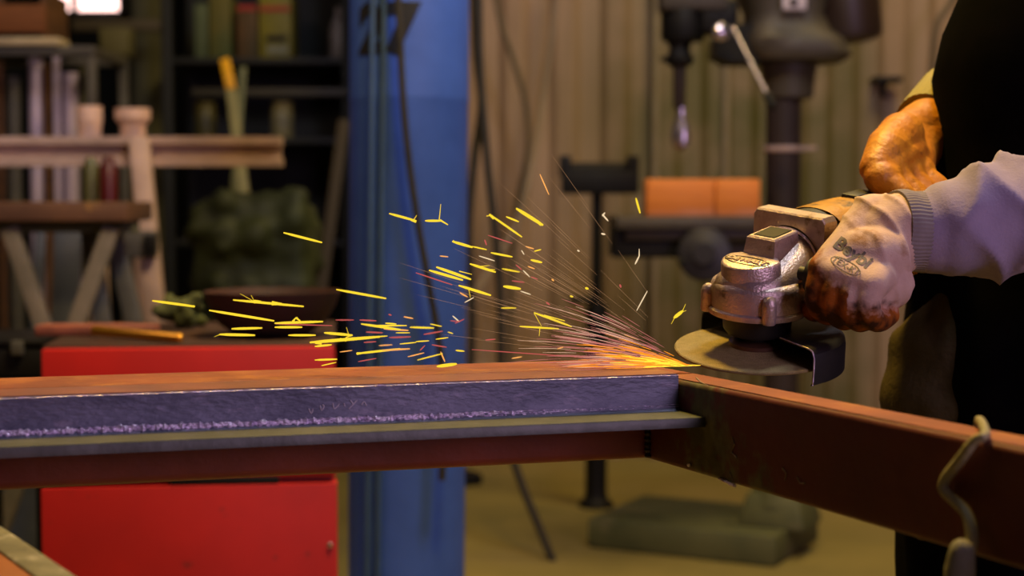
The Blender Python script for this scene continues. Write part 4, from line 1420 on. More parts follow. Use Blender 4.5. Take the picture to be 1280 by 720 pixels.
# build as strips so the arch stays open
top = []
n_ = 24
for i in range(n_ + 1):
    t_ = -1 + 2 * i / n_
    y_ = t_ * 0.0405
    zt_ = 0.1140 - (0.004 if abs(t_) > 0.97 else 0)
    u_ = y_ / 0.0325
    zl = 0.0785 + 0.0245 * math.sqrt(max(0, 1 - u_ * u_)) if abs(u_) < 1 else 0.080
    y_ *= 0.90
    top.append([(.041, y_, zl), (.041, y_, zt_ - .0015), (.0425, y_, zt_), (.0585, y_, zt_), (.060, y_, zt_ - .0015), (.060, y_, zl)])
mb.loft(top)
fb = gbuild(mb, 'flange_bar', M_case, gc_, smooth=30, label='silver rear flange bar above a dark arch')
P = [(.0385, 0.0315 * math.cos(math.radians(a)), 0.0745 + 0.0265 * math.sin(math.radians(a))) for a in range(-5, 186, 10)]
gbuild(MB().tube(P, 0.0012, 8), 'arch_wire', M_spatter, fb, label='thin bright wire round the arch')
gbuild(MB().tube([(.043, 0, .074), (.060, 0, .074), (.0605, 0, .074), (.080, 0, .075)], [.0290, .0290, .0375, .0375], 48), 'rubber_collar', M_gblack)


def hdisp(L, a, p):
    return 1 + 0.05 * math.cos(4 * a) * -0.6


mb = MB()
mb.tube([(.080, 0, .076), (.084, 0, .076), (.12, 0, .077), (.165, 0, .076), (.20, 0, .073), (.225, 0, .071)], [.0370, .0385, .0380, .0365, .0325, .027], 48, disp=hdisp, sub=3)
mh = gbuild(mb, 'motor_housing', M_yel)
mb = MB()
mb.tube([(.218, 0, .071), (.24, 0, .070), (.29, 0, .068), (.325, 0, .066), (.332, 0, .066)], [.0262, .0245, .0235, .026, .020], 32, sub=2)
gbuild(mb, 'rear_handle', M_gblack)
mb = MB()
for k in range(7):
    mb.tube([(.085 + k * .006, -.0372, .062), (.085 + k * .006, -.0372, .076)], .0013, 6, caps='round')
gbuild(mb, 'vent_slots', M_gblack, mh)
gbuild(MB().box((.15, -.0, .1135), (.03, .018, .006), bev=.002), 'slide_switch', M_gblack, mh)
Pc = [GM @ V((.33, 0, .066)), GM @ V((.36, .01, .062)), GM @ V((.39, .05, .03))]
Pc += [V((Pc[-1].x + 0.05, 1.95, 0.6)), V((0.75, 2.1, 0.15)), V((0.95, 2.2, 0.006)), V((1.6, 2.4, 0.006))]
mb = MB().tube(Pc, 0.0045, 10, sub=6)
mb.build('power_cord', M_gblack, parent=gr)
HB = V((0.012, -0.034, 0.072))
gbuild(MB().tube([HB, HB + V((0, -.012, 0)), HB + V((0, -.0125, 0)), HB + V((0, -.018, 0)), HB + V((0, -.022, 0)), HB + V((0, -.05, 0)), HB + V((0, -.074, 0)), HB + V((0, -.077, 0))],
                 [.006, .006, .0165, .0165, .0125, .0135, .0125, .012], 24), 'side_handle', M_gblack)

# ================================================================== SPARKS
G_thick = glow('spark_yellow', (1.0, 0.68, 0.035), 1.1)
G_thin = glow('spark_orange', (1.0, 0.42, 0.10), 1.1)
G_pink = glow('spark_pink', (0.9, 0.16, 0.14), 0.6)
G_pale = glow('spark_pale', (1.0, 0.75, 0.45), 0.9)
rnd.seed(77)
sparks = []


def spark(x0, y0, x1, y1, w, m, lab, group=None, Y=None, kink=None):
    Y0 = Y or rnd.uniform(1.19, 1.40)
    Y1 = Y0 + rnd.uniform(-0.01, 0.01)
    a, b = W(x0, y0, Y0), W(x1, y1, Y1)
    r = w / 2 / F * Y0
    mb = MB()
    n = 5
    P = [a.lerp(b, i / n) for i in range(n + 1)]
    mb.tube(P, [r * 0.55, r * 0.95, r, r, r * 0.9, r * 0.6], 8, caps='round')
    for (p, q, ww) in (kink or []):
        mb.tube([W(p[0], p[1], Y0), W(q[0], q[1], Y0)], [ww / 2 / F * Y0, ww / 4 / F * Y0], 6)
    mb.build('spark', m, label=lab, cat='spark', group=group)


ind = [
    (355, 291, 402, 303, 3.0, 'lone yellow spark against the dark bay just left of the blue column'),
    (191, 376, 243, 383, 3.2, 'yellow spark farthest from the grinder, crossing the trestle leg', [((243, 383), (222, 381), 3)]),
    (292, 375, 379, 383, 3.0, 'long yellow spark with two swellings above the rusty bowl', [((318, 377), (326, 377), 5), ((340, 379), (352, 380), 6), ((318, 377), (300, 367), 0.8), ((318, 377), (314, 369), 0.8)]),
    (262, 388, 342, 401, 3.2, 'long slanting yellow spark over the left side of the rusty bowl'),
    (344, 404, 403, 402, 3.2, 'yellow spark with a peak in its middle before the rusty bowl', [((366, 402), (370, 397), 3), ((370, 397), (376, 402), 3)]),
    (344, 409, 377, 409, 3.0, 'short yellow spark just under the peaked one'),
    (290, 411, 327, 410, 3.0, 'short level yellow spark over the left side of the rusty bowl'),
    (275, 418, 318, 419, 3.4, 'lowest yellow spark over the left side of the rusty bowl', [((275, 418), (268, 421), 1)]),
    (361, 419, 394, 419, 2.8, 'short level yellow spark over the middle of the rusty bowl'),
    (388, 428, 474, 421, 4.0, 'thick rising yellow spark in front of the gap left of the blue column', [((394, 428), (402, 430), 4), ((425, 424), (433, 426), 4)]),
    (406, 416, 440, 419, 3.4, 'forked yellow spark above the thick rising one', [((436, 419), (433, 409), 0.9), ((440, 419), (432, 422), 2)]),
    (394, 433, 414, 431, 2.6, 'tiny yellow spark under the thick rising one'),
    (394, 450, 421, 449, 2.4, 'yellow spark before the red cabinet\'s top edge'),
    (421, 362, 482, 373, 3.0, 'long yellow spark crossing the shaded edge of the blue column'),
    (446, 442, 500, 436, 2.8, 'low rising yellow spark before the foot of the blue column\'s lit side', [((446, 442), (456, 441), 3.6)]),
    (452, 405, 500, 412, 3.0, 'slanting yellow spark on the blue column level with the bowl'),
    (487, 267, 520, 276, 3.0, 'yellow spark with a burst at its end, high on the blue column', [((517, 275), (521, 269), 1.2), ((514, 275), (520, 278), 3)]),
    (532, 276, 551, 276, 3.0, 'three-pronged star spark high on the blue column', [((549, 275), (551, 255), 1.4), ((550, 275), (560, 281), 2.8)]),
    (612, 268, 652, 296, 2.6, 'long falling yellow spark on the tan wall, first beside the cables', [((608, 270), (616, 269), 1.4), ((612, 268), (617, 274), 3.4)]),
    (646, 261, 678, 281, 4.4, 'thickest falling yellow spark high on the tan wall', [((664, 271), (676, 282), 3)]),
    (633, 271, 648, 277, 2.4, 'short yellow spark between the two high falling ones'),
    (566, 302, 590, 309, 3.4, 'yellow spark straddling the lit edge of the blue column, upper one', [((566, 301), (573, 305), 2.5)]),
    (614, 316, 640, 321, 2.6, 'short yellow spark on the tan wall just beside the hanging cables'),
    (588, 330, 619, 340, 3.2, 'forked yellow spark on the tan wall just off the blue column', [((600, 333), (612, 332), 1.2), ((610, 337), (619, 337), 1.4)]),
    (546, 334, 588, 349, 3.6, 'upper of two parallel yellow sparks on the blue column\'s lit edge'),
    (537, 338, 578, 350, 3.4, 'lower of two parallel yellow sparks on the blue column\'s lit edge', [((574, 339), (590, 343), 1.5)]),
    (574, 357, 613, 369, 3.4, 'yellow spark crossing both hanging cables', [((586, 362), (588, 372), 1.0)]),
    (630, 358, 650, 361, 4.0, 'short fat yellow spark in the middle of the tan wall'),
    (664, 325, 677, 328, 3.0, 'small yellow spark alone on the tan wall'),
    (668, 391, 714, 408, 2.6, 'falling yellow spark with twin tail near the roller stand post', [((680, 394), (706, 401), 2.0)]),
    (650, 408, 698, 411, 2.2, 'level spark crossed by a thin one, low before the roller stand', [((668, 392), (677, 408), 1.0), ((675, 408), (674, 420), 1.2)]),
    (547, 458, 570, 455, 4.2, 'short thick yellow spark just above the red tube'),
    (795, 248, 800, 266, 2.8, 'upright yellow spark in front of the orange block'),
    (843, 397, 853, 389, 4.6, 'glowing crumb spark with two fine whiskers beside the grinding disc', [((853, 389), (857, 380), 0.9), ((844, 396), (839, 405), 0.9), ((850, 391), (858, 388), 0.9)]),
]
for it in ind:
    spark(*it[:5], G_thick, it[5], kink=it[6] if len(it) > 6 else None, Y=rnd.uniform(1.24, 1.38))
ind2 = [
    (675, 218, 686, 243, 1.5, G_thin, 'thin steep orange spark highest on the tan wall'),
    (796, 388, 809, 364, 1.5, G_pale, 'thin pale spark rising beside the grinder, left of its disc'),
    (794, 330, 799, 320, 2.0, G_pale, 'small curved pale spark below the drill table'),
    (753, 268, 760, 276, 2.0, G_pale, 'tiny pale spark beside the roller stand'),
    (520, 341, 565, 356, 1.5, G_pink, 'thin pink spark on the blue column under the parallel pair'),
    (345, 405, 415, 407, 1.5, G_pink, 'long thin pink spark before the rusty bowl'),
    (590, 437, 720, 446, 1.2, G_pink, 'longest thin pink spark low over the tan wall'),
]
for (x0_, y0_, x1_, y1_, w_, m_, lab_) in ind2:
    spark(x0_, y0_, x1_, y1_, w_, m_, lab_, Y=1.33, kink=[((799, 320), (799, 311), 1.8)] if 'curved' in lab_ else None)
small = [(480, 411, 510, 413, 2.2), (513, 409, 542, 410, 2.4), (482, 404, 495, 405, 2), (530, 418, 553, 414, 1.8), (487, 422, 513, 421, 2), (478, 438, 512, 436, 2.2), (522, 450, 553, 442, 1.6), (570, 438, 580, 439, 2),
         (540, 431, 558, 434, 1.6), (450, 400, 470, 401, 2), (466, 407, 508, 407, 2), (505, 396, 516, 398, 1.8), (520, 427, 536, 426, 1.6), (545, 424, 560, 422, 1.5), (500, 430, 520, 428, 1.5), (458, 415, 478, 416, 2),
         (455, 428, 470, 427, 1.6), (420, 400, 442, 400, 1.5), (448, 452, 470, 448, 1.4), (402, 457, 420, 453, 1.4), (550, 320, 560, 321, 1.5), (486, 393, 489, 394, 2), (525, 438, 531, 432, 1.5), (551, 440, 556, 452, 1.8),
         (510, 446, 530, 441, 1.5), (538, 405, 552, 408, 1.4), (560, 415, 566, 417, 1.4), (470, 421, 484, 420, 1.6), (495, 416, 512, 416, 1.4), (425, 440, 440, 438, 1.3), (474, 432, 490, 431, 1.5), (563, 401, 575, 402, 1.3)]
for (x0_, y0_, x1_, y1_, w_) in small:
    spark(x0_, y0_, x1_, y1_, w_, rnd.choice([G_thick, G_thin, G_thin, G_pink]), 'short thin spark in the low swarm before the blue column', 'short sparks in the low swarm')
small = [(590, 308, 608, 312, 1.8), (628, 336, 649, 340, 2), (657, 308, 667, 311, 1.6), (668, 314, 676, 312, 1.6), (645, 331, 652, 337, 1.5), (654, 338, 662, 346, 1.5), (660, 333, 668, 336, 1.5), (627, 385, 645, 385, 1.6), (607, 425, 619, 424, 1.6),
         (640, 351, 655, 353, 1.6), (651, 364, 663, 368, 1.5), (606, 300, 608, 306, 2), (610, 294, 640, 304, 1.4), (575, 366, 584, 371, 1.8), (566, 395, 574, 402, 1.8), (569, 404, 580, 399, 1.4), (697, 436, 704, 434, 1.4),
         (640, 448, 652, 446, 1.5), (652, 313, 655, 318, 1.5), (581, 378, 592, 372, 1.4), (732, 360, 735, 361, 3), (753, 270, 756, 266, 2), (752, 292, 756, 293, 2.4), (775, 356, 776, 359, 2.4), (713, 370, 716, 371, 2.4), (722, 313, 724, 314, 2),
         (690, 349, 692, 351, 2), (683, 378, 687, 381, 2), (599, 320, 618, 326, 1.5), (664, 346, 672, 349, 1.4)]
for (x0_, y0_, x1_, y1_, w_) in small:
    spark(x0_, y0_, x1_, y1_, w_, rnd.choice([G_thick, G_thin, G_pale, G_pink]), 'short thin spark flying high before the tan wall', 'short sparks before the tan wall')

# dense spray at the disc and fine mist of sparks
tip = W(876, 463, 1.325)
rnd.seed(5)


def spray(n, m, name, lab, amin, amax, lmin, lmax, r, dash=True, smin=0.0, smax=0.25, curve=0.2):
    mb = MB()
    for i in range(n):
        a = math.radians(rnd.gauss((amin + amax) / 2, (amax - amin) / 3.2))
        ln = rnd.uniform(lmin, lmax)
        st_ = rnd.uniform(smin, smax)
        ax = V((-math.cos(a), rnd.uniform(-0.35, 0.25), math.sin(a))).normalized()
        s_ = ln * st_
        e_ = s_ + ln * rnd.uniform(0.12, 0.4)
        P = []
        for k in range(4):
            u_ = s_ + (e_ - s_) * k / 3
            P.append(tip + V((-0.0 * 1, 0, 0)) + ax * u_ + V((0, 0, curve * u_ * u_ * -1)))
        P = [V((p.x, p.y, max(p.z, Z_TL + 0.002))) for p in P]
        mb.tube(P, [r * 0.5, r, r, r * 0.4], 5)
    return mb.build(name, m, label=lab, cat='sparks', kind='stuff')


spray(210, glow('spray_core', (1.0, 0.30, 0.02), 1.1), 'spark_jet', 'glowing orange jet of sparks leaving the rim of the grinding disc', 5, 24, 0.05, 0.10, 0.00034, smax=0.9, curve=1.3)
spray(160, glow('spray_hot', (1.0, 0.60, 0.04), 1.5), 'spark_jet_core', 'yellow heart of the spark jet along the steel beside the disc', 8, 19, 0.03, 0.080, 0.00040, smax=0.9, curve=1.4)
spray(150, glow('spray_pink', (1.0, 0.30, 0.26), 0.6), 'spark_fan', 'fan of thin pink sparks spreading from the jet', 3, 34, 0.07, 0.135, 0.00019, smin=0.35, smax=0.95, curve=0.9)
spray(40, glow('spray_pale', (1.0, 0.60, 0.40), 0.8), 'spark_glitter', 'glittering pale flecks among the fan of pink sparks', 5, 34, 0.08, 0.13, 0.00022, smin=0.6, smax=0.98, curve=0.9)
spray(80, glow('mist', (1.0, 0.52, 0.25), 0.5), 'spark_mist', 'faint mist of fine spark threads before the tan wall', 0, 48, 0.13, 0.24, 0.00008, smin=0.4, smax=0.9, curve=0.1)

# ================================================================== PERSON
M_skin = mat('skin', (0.42, 0.22, 0.14), rough=0.5)
M_apron = mat('black_apron_cloth', (0.0015, 0.0015, 0.0015), (0.003, 0.0025, 0.0025), 30, 1.0, spec=0.02)
M_sweat = mat('grey_sweatshirt', (0.36, 0.30, 0.40), (0.28, 0.235, 0.32), 14, 0.95, bump=0.14, bscale=420, spec=0.1)
M_glove = mat('knit_glove', (0.62, 0.44, 0.34), (0.50, 0.34, 0.25), 35, 0.85, bump=0.15, bscale=700, c3=(0.32, 0.17, 0.07), s3=28, lo3=0.58, hi3=0.72, spec=0.2,
              attr=('dip', (0.34, 0.095, 0.008), (0.04, 0.014, 0.003)))
M_cuff = mat('ribbed_cuff', (0.26, 0.225, 0.20), (0.20, 0.17, 0.16), 40, 0.95, spec=0.1)
M_glove2 = mat('orange_leather', (0.58, 0.23, 0.008), (0.42, 0.14, 0.006), 30, 0.5, bump=0.4, bscale=150, c3=(0.05, 0.02, 0.004), s3=38, lo3=0.60, hi3=0.72)
M_trous = mat('olive_trousers', (0.075, 0.058, 0.024), (0.045, 0.036, 0.015), 12, 0.9, bump=0.3, bscale=200, spec=0.1)
M_boot = mat('dark_boot', (0.02, 0.014, 0.01), rough=0.6)
M_hair = mat('brown_hair', (0.05, 0.03, 0.018), rough=0.7)

ps = root('person', (0.56, 1.68, 0), 'person in black apron and grey sweatshirt gripping the grinder with work gloves', 'person')
# joints
wN = W(1130, 287, 1.350)                       # near wrist
elN = V((0.60, 1.375, 0.985))
shN = V((0.67, 1.44, 1.36))
wF = W(1178, 160, 1.66)
elF = V((0.585, 1.84, 1.02))
shF = V((0.66, 1.80, 1.38))
hipN, hipF = V((0.590, 1.54, 0.92)), V((0.600, 1.72, 0.92))
knN, knF = V((0.520, 1.54, 0.50)), V((0.62, 1.77, 0.50))
anN, anF = V((0.545, 1.54, 0.09)), V((0.68, 1.79, 0.09))
neck = V((0.635, 1.62, 1.44))
head = V((0.575, 1.60, 1.60))
mb = MB()
mb.tube([V((0.60, 1.62, 0.93)), V((0.59, 1.62, 1.10)), V((0.60, 1.62, 1.28)), V((0.64, 1.62, 1.38))], [0.135, 0.125, 0.145, 0.10], 24, caps='round', flat=(1.0, 0.85), up=(0, 1, 0), sub=2)
mb.tube([shN, V((0.64, 1.62, 1.39)), shF], [0.055, 0.065, 0.055], 16, caps='round')
for sh_, el_, wr_ in ((shN, elN, wN), (shF, elF, wF)):
    mb.tube([sh_, el_], [0.050, 0.038], 16, caps='round')
    mb.tube([el_, wr_], [0.038, 0.024], 16, caps='round')
for h_, k_, a_ in ((hipN, knN, anN), (hipF, knF, anF)):
    if h_ is hipN:
        mb.tube([h_, V((0.462, 1.54, 0.82)), V((0.442, 1.54, 0.73)), k_], [0.070, 0.068, 0.060, 0.050], 18, caps='round', sub=3)
    else:
        mb.tube([h_, k_], [0.076, 0.050], 18, caps='round')
    mb.tube([k_, k_.lerp(a_, 0.3), a_], [0.050, 0.052, 0.034], 18, caps='round')
    mb.tube([a_, a_ + V((-0.13, 0, -0.045))], [0.036, 0.026], 14, caps='round')
mb.tube([V((0.64, 1.62, 1.40)), neck, head + V((0.02, 0, -0.05))], [0.06, 0.055, 0.055], 18, caps='round')
mb.tube([head + V((0.015, 0, 0.02)), head + V((-0.005, 0, 0.045))], [0.078, 0.082], 24, caps='round', flat=(1.0, 1.08), up=(0, 1, 0))
mb.tube([head + V((-0.035, 0, -0.02)), head + V((-0.045, 0, -0.065))], [0.055, 0.036], 18, caps='round')
mb.tube([head + V((-0.085, 0, 0.015)), head + V((-0.105, 0, -0.018))], [0.009, 0.013], 10, caps='round')     # nose
mb.tube([head + V((-0.092, 0.012, -0.05)), head + V((-0.092, -0.012, -0.05))], [0.007, 0.007], 8, caps='round')
for s_ in (-1, 1):
    mb.tube([head + V((0.012, 0.082 * s_, 0.02)), head + V((0.006, 0.082 * s_, -0.018))], [0.014, 0.009], 10, caps='round')
body = remesh(mb, 0.009, 3)
body.build('body', M_skin, parent=ps, smooth=80)
for s_ in (-1, 1):
    MB().tube([head + V((-0.0795, 0.03 * s_, 0.018)), head + V((-0.0815, 0.03 * s_, 0.018))], [0.009, 0.008], 12, caps='round').build('eye', mat('eye_white', (0.7, 0.66, 0.62), rough=0.3), parent=ps)
mb = MB()
mb.tube([head + V((0.030, 0, 0.035)), head + V((0.008, 0, 0.066))], [0.088, 0.086], 28, caps='round')
wrinkle_h = remesh(mb, 0.008, 2)
wrinkle(wrinkle_h, lambda v: 0.003 * noise.noise(v * 60))
wrinkle_h.build('hair', M_hair, parent=ps, smooth=80)


# ---- sweatshirt: torso and sleeves, one continuous garment
def dist_seg(v, a, b):
    t = max(0, min(1, (v - a).dot(b - a) / (b - a).length_squared))
    return (v - (a + (b - a) * t)).length, t


mb = MB()
mb.tube([V((0.61, 1.62, 0.90)), V((0.605, 1.62, 1.10)), V((0.625, 1.62, 1.28)), V((0.66, 1.62, 1.385))], [0.138, 0.130, 0.140, 0.112], 28, caps='round', flat=(1.0, 0.85), up=(0, 1, 0), sub=2)
mb.tube([shN, V((0.64, 1.62, 1.40)), shF], [0.066, 0.075, 0.066], 18, caps='round')
cuffN0 = W(1168, 290, 1.352)
slN = [cuffN0, W(1182, 287, 1.352), W(1208, 280, 1.352), W(1248, 274, 1.355), W(1290, 270, 1.36), elN, shN]
mb.tube(slN, [0.036, 0.041, 0.042, 0.043, 0.050, 0.058, 0.066], 40, caps='round', sub=3)
cuffF0 = W(1198, 124, 1.73)
mb.tube([cuffF0, elF, shF], [0.036, 0.050, 0.064], 26, caps='round', sub=3)
sw = remesh(mb, 0.0036, 8)
axisN = (slN[4] - slN[0]).normalized()


def folds(v):
    if v.y > 1.47 or v.x < 0.25:
        return 0.004 * noise.noise(v * 14)
    s = (v - cuffN0).dot(axisN)
    q = v - cuffN0 - axisN * s
    ang_ = math.atan2(q.z, -q.y)
    w = max(0, min(1, s / 0.03))
    f1 = math.sin(s * 48 + ang_ * 1.2 + 2.6 * noise.noise(v * 9))
    f2 = math.sin(s * 33 - ang_ * 1.6 + 1.6 * noise.noise(v * 9 + V((3, 0, 0))))
    r1 = (1 - abs(f1)) ** 1.6
    r2 = (1 - abs(f2)) ** 1.6
    return w * (0.0065 * r1 + 0.0095 * r2 - 0.003) + 0.0003 * noise.noise(v * 120)


wrinkle(sw, folds)
sw.build('sweatshirt', M_sweat, parent=ps, smooth=80)

# ---- apron bib and skirt, wrapping the front
rings = []
ca_, sa_ = math.cos(math.radians(20)), math.sin(math.radians(20))
for (z, xc_, rx, ry) in ((0.42, 0.600, 0.19, 0.235), (0.60, 0.590, 0.19, 0.235), (0.80, 0.582, 0.185, 0.232), (0.88, 0.585, 0.18, 0.22), (0.96, 0.592, 0.162, 0.195), (1.03, 0.592, 0.160, 0.190), (1.085, 0.588, 0.162, 0.188), (1.13, 0.600, 0.164, 0.186), (1.19, 0.630, 0.168, 0.183), (1.27, 0.655, 0.168, 0.175), (1.34, 0.668, 0.156, 0.145)):
    outer_, inner_ = [], []
    n = 48
    for k in range(n + 1):
        a = math.radians(66 + 228 * k / n)
        wv = 1 + 0.02 * math.sin(k * 0.9 + z * 7) * (1 if z < 0.9 else 0.15)
        for lst, dd_ in ((outer_, 0), (inner_, 0.004)):
            e = 0.78
            px_ = (rx * wv - dd_) * math.copysign(abs(math.cos(a)) ** e, math.cos(a))
            py_ = (ry * wv - dd_) * math.copysign(abs(math.sin(a)) ** e, math.sin(a))
            lst.append((xc_ + px_ * ca_ + py_ * sa_, 1.62 - px_ * sa_ + py_ * ca_, z))
    rings.append(outer_ + inner_[::-1])
MB().loft(rings).build('apron', M_apron, parent=ps, smooth=70)
MB().tube([V((0.54, 1.54, 1.33)), V((0.64, 1.55, 1.46)), V((0.71, 1.62, 1.47)), V((0.66, 1.69, 1.46)), V((0.58, 1.72, 1.33))], 0.008, 10, sub=4).build('neck_strap', M_apron, parent=ps)

# ---- trousers and boots
mb = MB()
mb.tube([V((0.60, 1.63, 0.98)), V((0.60, 1.63, 0.88))], [0.146, 0.142], 26, caps='round', flat=(1.06, 0.95), up=(0, 1, 0))
thN = W(1148, 440, 1.50)
mb.tube([hipN, V((0.462, 1.54, 0.82)), V((0.442, 1.54, 0.73)), V((0.50, 1.54, 0.52)), anN + V((0, 0, 0.04))], [0.098, 0.088, 0.082, 0.072, 0.062], 26, caps='round', sub=3)
mb.tube([hipF, knF, anF + V((0, 0, 0.04))], [0.10, 0.074, 0.062], 26, caps='round', sub=3)
tr_ = remesh(mb, 0.008, 4)
wrinkle(tr_, lambda v: 0.006 * noise.noise(V((v.x * 14, v.y * 14, v.z * 26))) + 0.003 * noise.noise(v * 45))
tr_.build('trousers', M_trous, parent=ps, smooth=80)
for a_ in (anN, anF):
    mb = MB()
    mb.tube([a_ + V((0.02, 0, 0.07)), a_ + V((0.02, 0, -0.02))], [0.052, 0.050], 18, caps='round')
    mb.tube([a_ + V((0.03, 0, -0.042)), a_ + V((-0.07, 0, -0.045)), a_ + V((-0.16, 0, -0.052))], [0.044, 0.046, 0.036], 18, caps='round')
    bt_ = remesh(mb, 0.007, 3)
    bt_.v = [V((v.x, v.y, max(v.z, 0.002))) for v in bt_.v]
    bt_.build('boot', M_boot, parent=ps, smooth=80)

# ---- near glove: fist over the side handle
ax0 = GM @ HB
hd = (-gl).normalized()
vv = V((-0.72, -0.69, 0))
vv = (vv - hd * vv.dot(hd)).normalized()
uu = vv.cross(hd)
if uu.z < 0:
    uu = -uu


def HP(t, v_, u_):
    return ax0 + hd * t + vv * v_ + uu * u_


mb = MB()
ts = (0.034, 0.050, 0.065, 0.079)
lens = (1.0, 1.05, 1.0, 0.88)
kn = []
for i, t_ in enumerate(ts):
    k_ = lens[i]
    K = HP(t_, 0.021 * k_, 0.010 - 0.002 * i)
    Pp = HP(t_ + 0.002, 0.028 * k_, -0.014 * k_)
    Dd = HP(t_ + 0.002, 0.008, -0.028 * k_)
    Tt = HP(t_ + 0.000, -0.014, -0.022)
    kn.append(K)
    mb.tube([K, Pp, Dd, Tt], [0.0112, 0.0106, 0.0100, 0.0090], 16, caps='round', sub=3)
wb0 = W(1102, 300, 1.345)
for i, K in enumerate(kn):
    base = wb0 + (uu * (0.018 - 0.010 * i) + hd * (-0.012 + 0.008 * i))
    mb.tube([K, K.lerp(base, 0.5) + uu * -0.001, base], [0.0130, 0.0155, 0.0195], 18, caps='round')
mb.tube([W(1110, 298, 1.347), W(1128, 288, 1.348)], [0.0345, 0.0325], 26, caps='round')
mb.tube([kn[1].lerp(wb0, 0.5), kn[3].lerp(wb0, 0.6)], [0.024, 0.026], 20, caps='round')
mb.tube([HP(0.066, 0.004, -0.006), HP(0.074, -0.016, -0.002), wb0 + V((0, 0, -0.012))], [0.016, 0.020, 0.024], 20, caps='round')
for f_, r_ in ((0.0, 0.0125), (0.35, 0.0145), (0.65, 0.018)):
    mb.tube([kn[0].lerp(wb0, f_), kn[1].lerp(wb0, f_), kn[2].lerp(wb0, f_), kn[3].lerp(wb0, f_)], r_, 18, caps='round')
mb.tube([wb0 + V((-0.01, 0.02, 0)), HP(0.045, -0.030, 0.010), HP(0.020, -0.024, -0.008), HP(0.014, -0.006, -0.028)], [0.020, 0.016, 0.0135, 0.012], 16, caps='round')
gl_ = remesh(mb, 0.0017, 10)


def crease(v):
    s = (v - wb0).dot((W(1128, 288, 1.348) - wb0).normalized())
    w = max(0, min(1, (s + 0.030) / 0.02)) * max(0, min(1, (0.026 - s) / 0.01))
    c = (1 - abs(math.sin(s * 150 + 1.5 * noise.noise(v * 25)))) ** 2
    return 0.0030 * w * c + 0.0006 * noise.noise(v * 60)


wrinkle(gl_, crease)
cen_ = HP(0.06, 0, 0)


def dip(v):
    q = v - ax0
    du = q.dot(uu)
    dv = q.dot(vv)
    t_ = q.dot(hd)
    w = 0.55 - (du + 0.003 - max(0, 0.05 - t_) * 0.9 + (0.012 if t_ > 0.07 else 0) - max(0, 0.012 - abs(t_ - 0.03)) * 0.5) / 0.032 + max(0, dv - 0.034) / 0.05
    return max(-0.3, min(0.9, w))


glN = gl_.build('glove', M_glove, parent=ps, smooth=80, attr=('dip', dip), label='pale knit glove with orange-brown dipped fingers')
# ribbed knit cuff
cA, cB = W(1117, 288, 1.346), W(1156, 290, 1.353)
mb = MB().tube([cA, cA.lerp(cB, 0.25), cA.lerp(cB, 0.6), cB], [0.0335, 0.0345, 0.0335, 0.034], 240, disp=lambda L, a, p: 1 + 0.012 * math.cos(a * 60) + 0.004 * math.sin(L * 260), sub=5)
mb.build('cuff', M_cuff, parent=glN, smooth=80, label='grey ribbed knit cuff')
# printed word
bvh = BVHTree.FromPolygons([tuple(v) for v in gl_.v], gl_.f)


def glove_pt(px, py):
    o_ = EYE.copy()
    d = (W(px, py, 1.0) - EYE).normalized()
    hit = bvh.ray_cast(o_, d)
    return hit[0], hit[1]


def print_on(txt, cx, cy, size_px, rot, name, lab, offset=0.0, cuts=1):
    c, n = glove_pt(cx, cy)
    n = (EYE - c).normalized().lerp(n if n.dot(EYE - c) > 0 else -n, 0.25).normalized()      # the print lies square on to the back of the hand
    # text plane tangent to the glove at c
    r = math.radians(rot)
    ex = V((math.cos(r), 0, math.sin(r)))
    ex = (ex - n * ex.dot(n)).normalized()
    ey = n.cross(ex).normalized()
    s = size_px / F * c.y
    t = text_mb(txt, s, offset=offset * s, cuts=cuts) if isinstance(txt, str) else txt(s)
    out = []
    for v in t.v:
        p = c + ex * v.x + ey * v.y + n * 0.02
        h_ = bvh.ray_cast(p, -n)
        if h_[0] is None:
            out.append(p - n * 0.0198)
        else:
            out.append(h_[0] + n * 0.0007)
    t.v = out
    t.build(name, mat('print_ink', (0.07, 0.055, 0.06), (0.12, 0.09, 0.08), 200, 0.7), parent=glN, smooth=0, label=lab, fix=False)


print_on('Beybi', 1066, 316, 24, -38, 'printed_word', 'dark printed word Beybi', offset=0.03, cuts=2)
print_on('TEX-K1', 1057, 332, 12, -38, 'printed_word', 'small faint second line of print', offset=0.01, cuts=2)


def oval(s):
    m_ = MB()
    n = 48
    o_, i_ = [], []
    rings = []
    for k in range(n):
        a = 2 * PI * k / n
        rings.append([(1.75 * s * math.cos(a), 0.62 * s * math.sin(a), 0), (1.85 * s * math.cos(a), 0.72 * s * math.sin(a), 0)])
    for r_ in rings:
        m_.v += [V(q) for q in r_]
    for k in range(n):
        k2 = (k + 1) % n
        m_.f.append([2 * k, 2 * k + 1, 2 * k2 + 1, 2 * k2])
        m_.mi.append(0)
    return m_


print_on(oval, 1057, 332, 12, -38, 'printed_oval', 'faint oval round the second line')

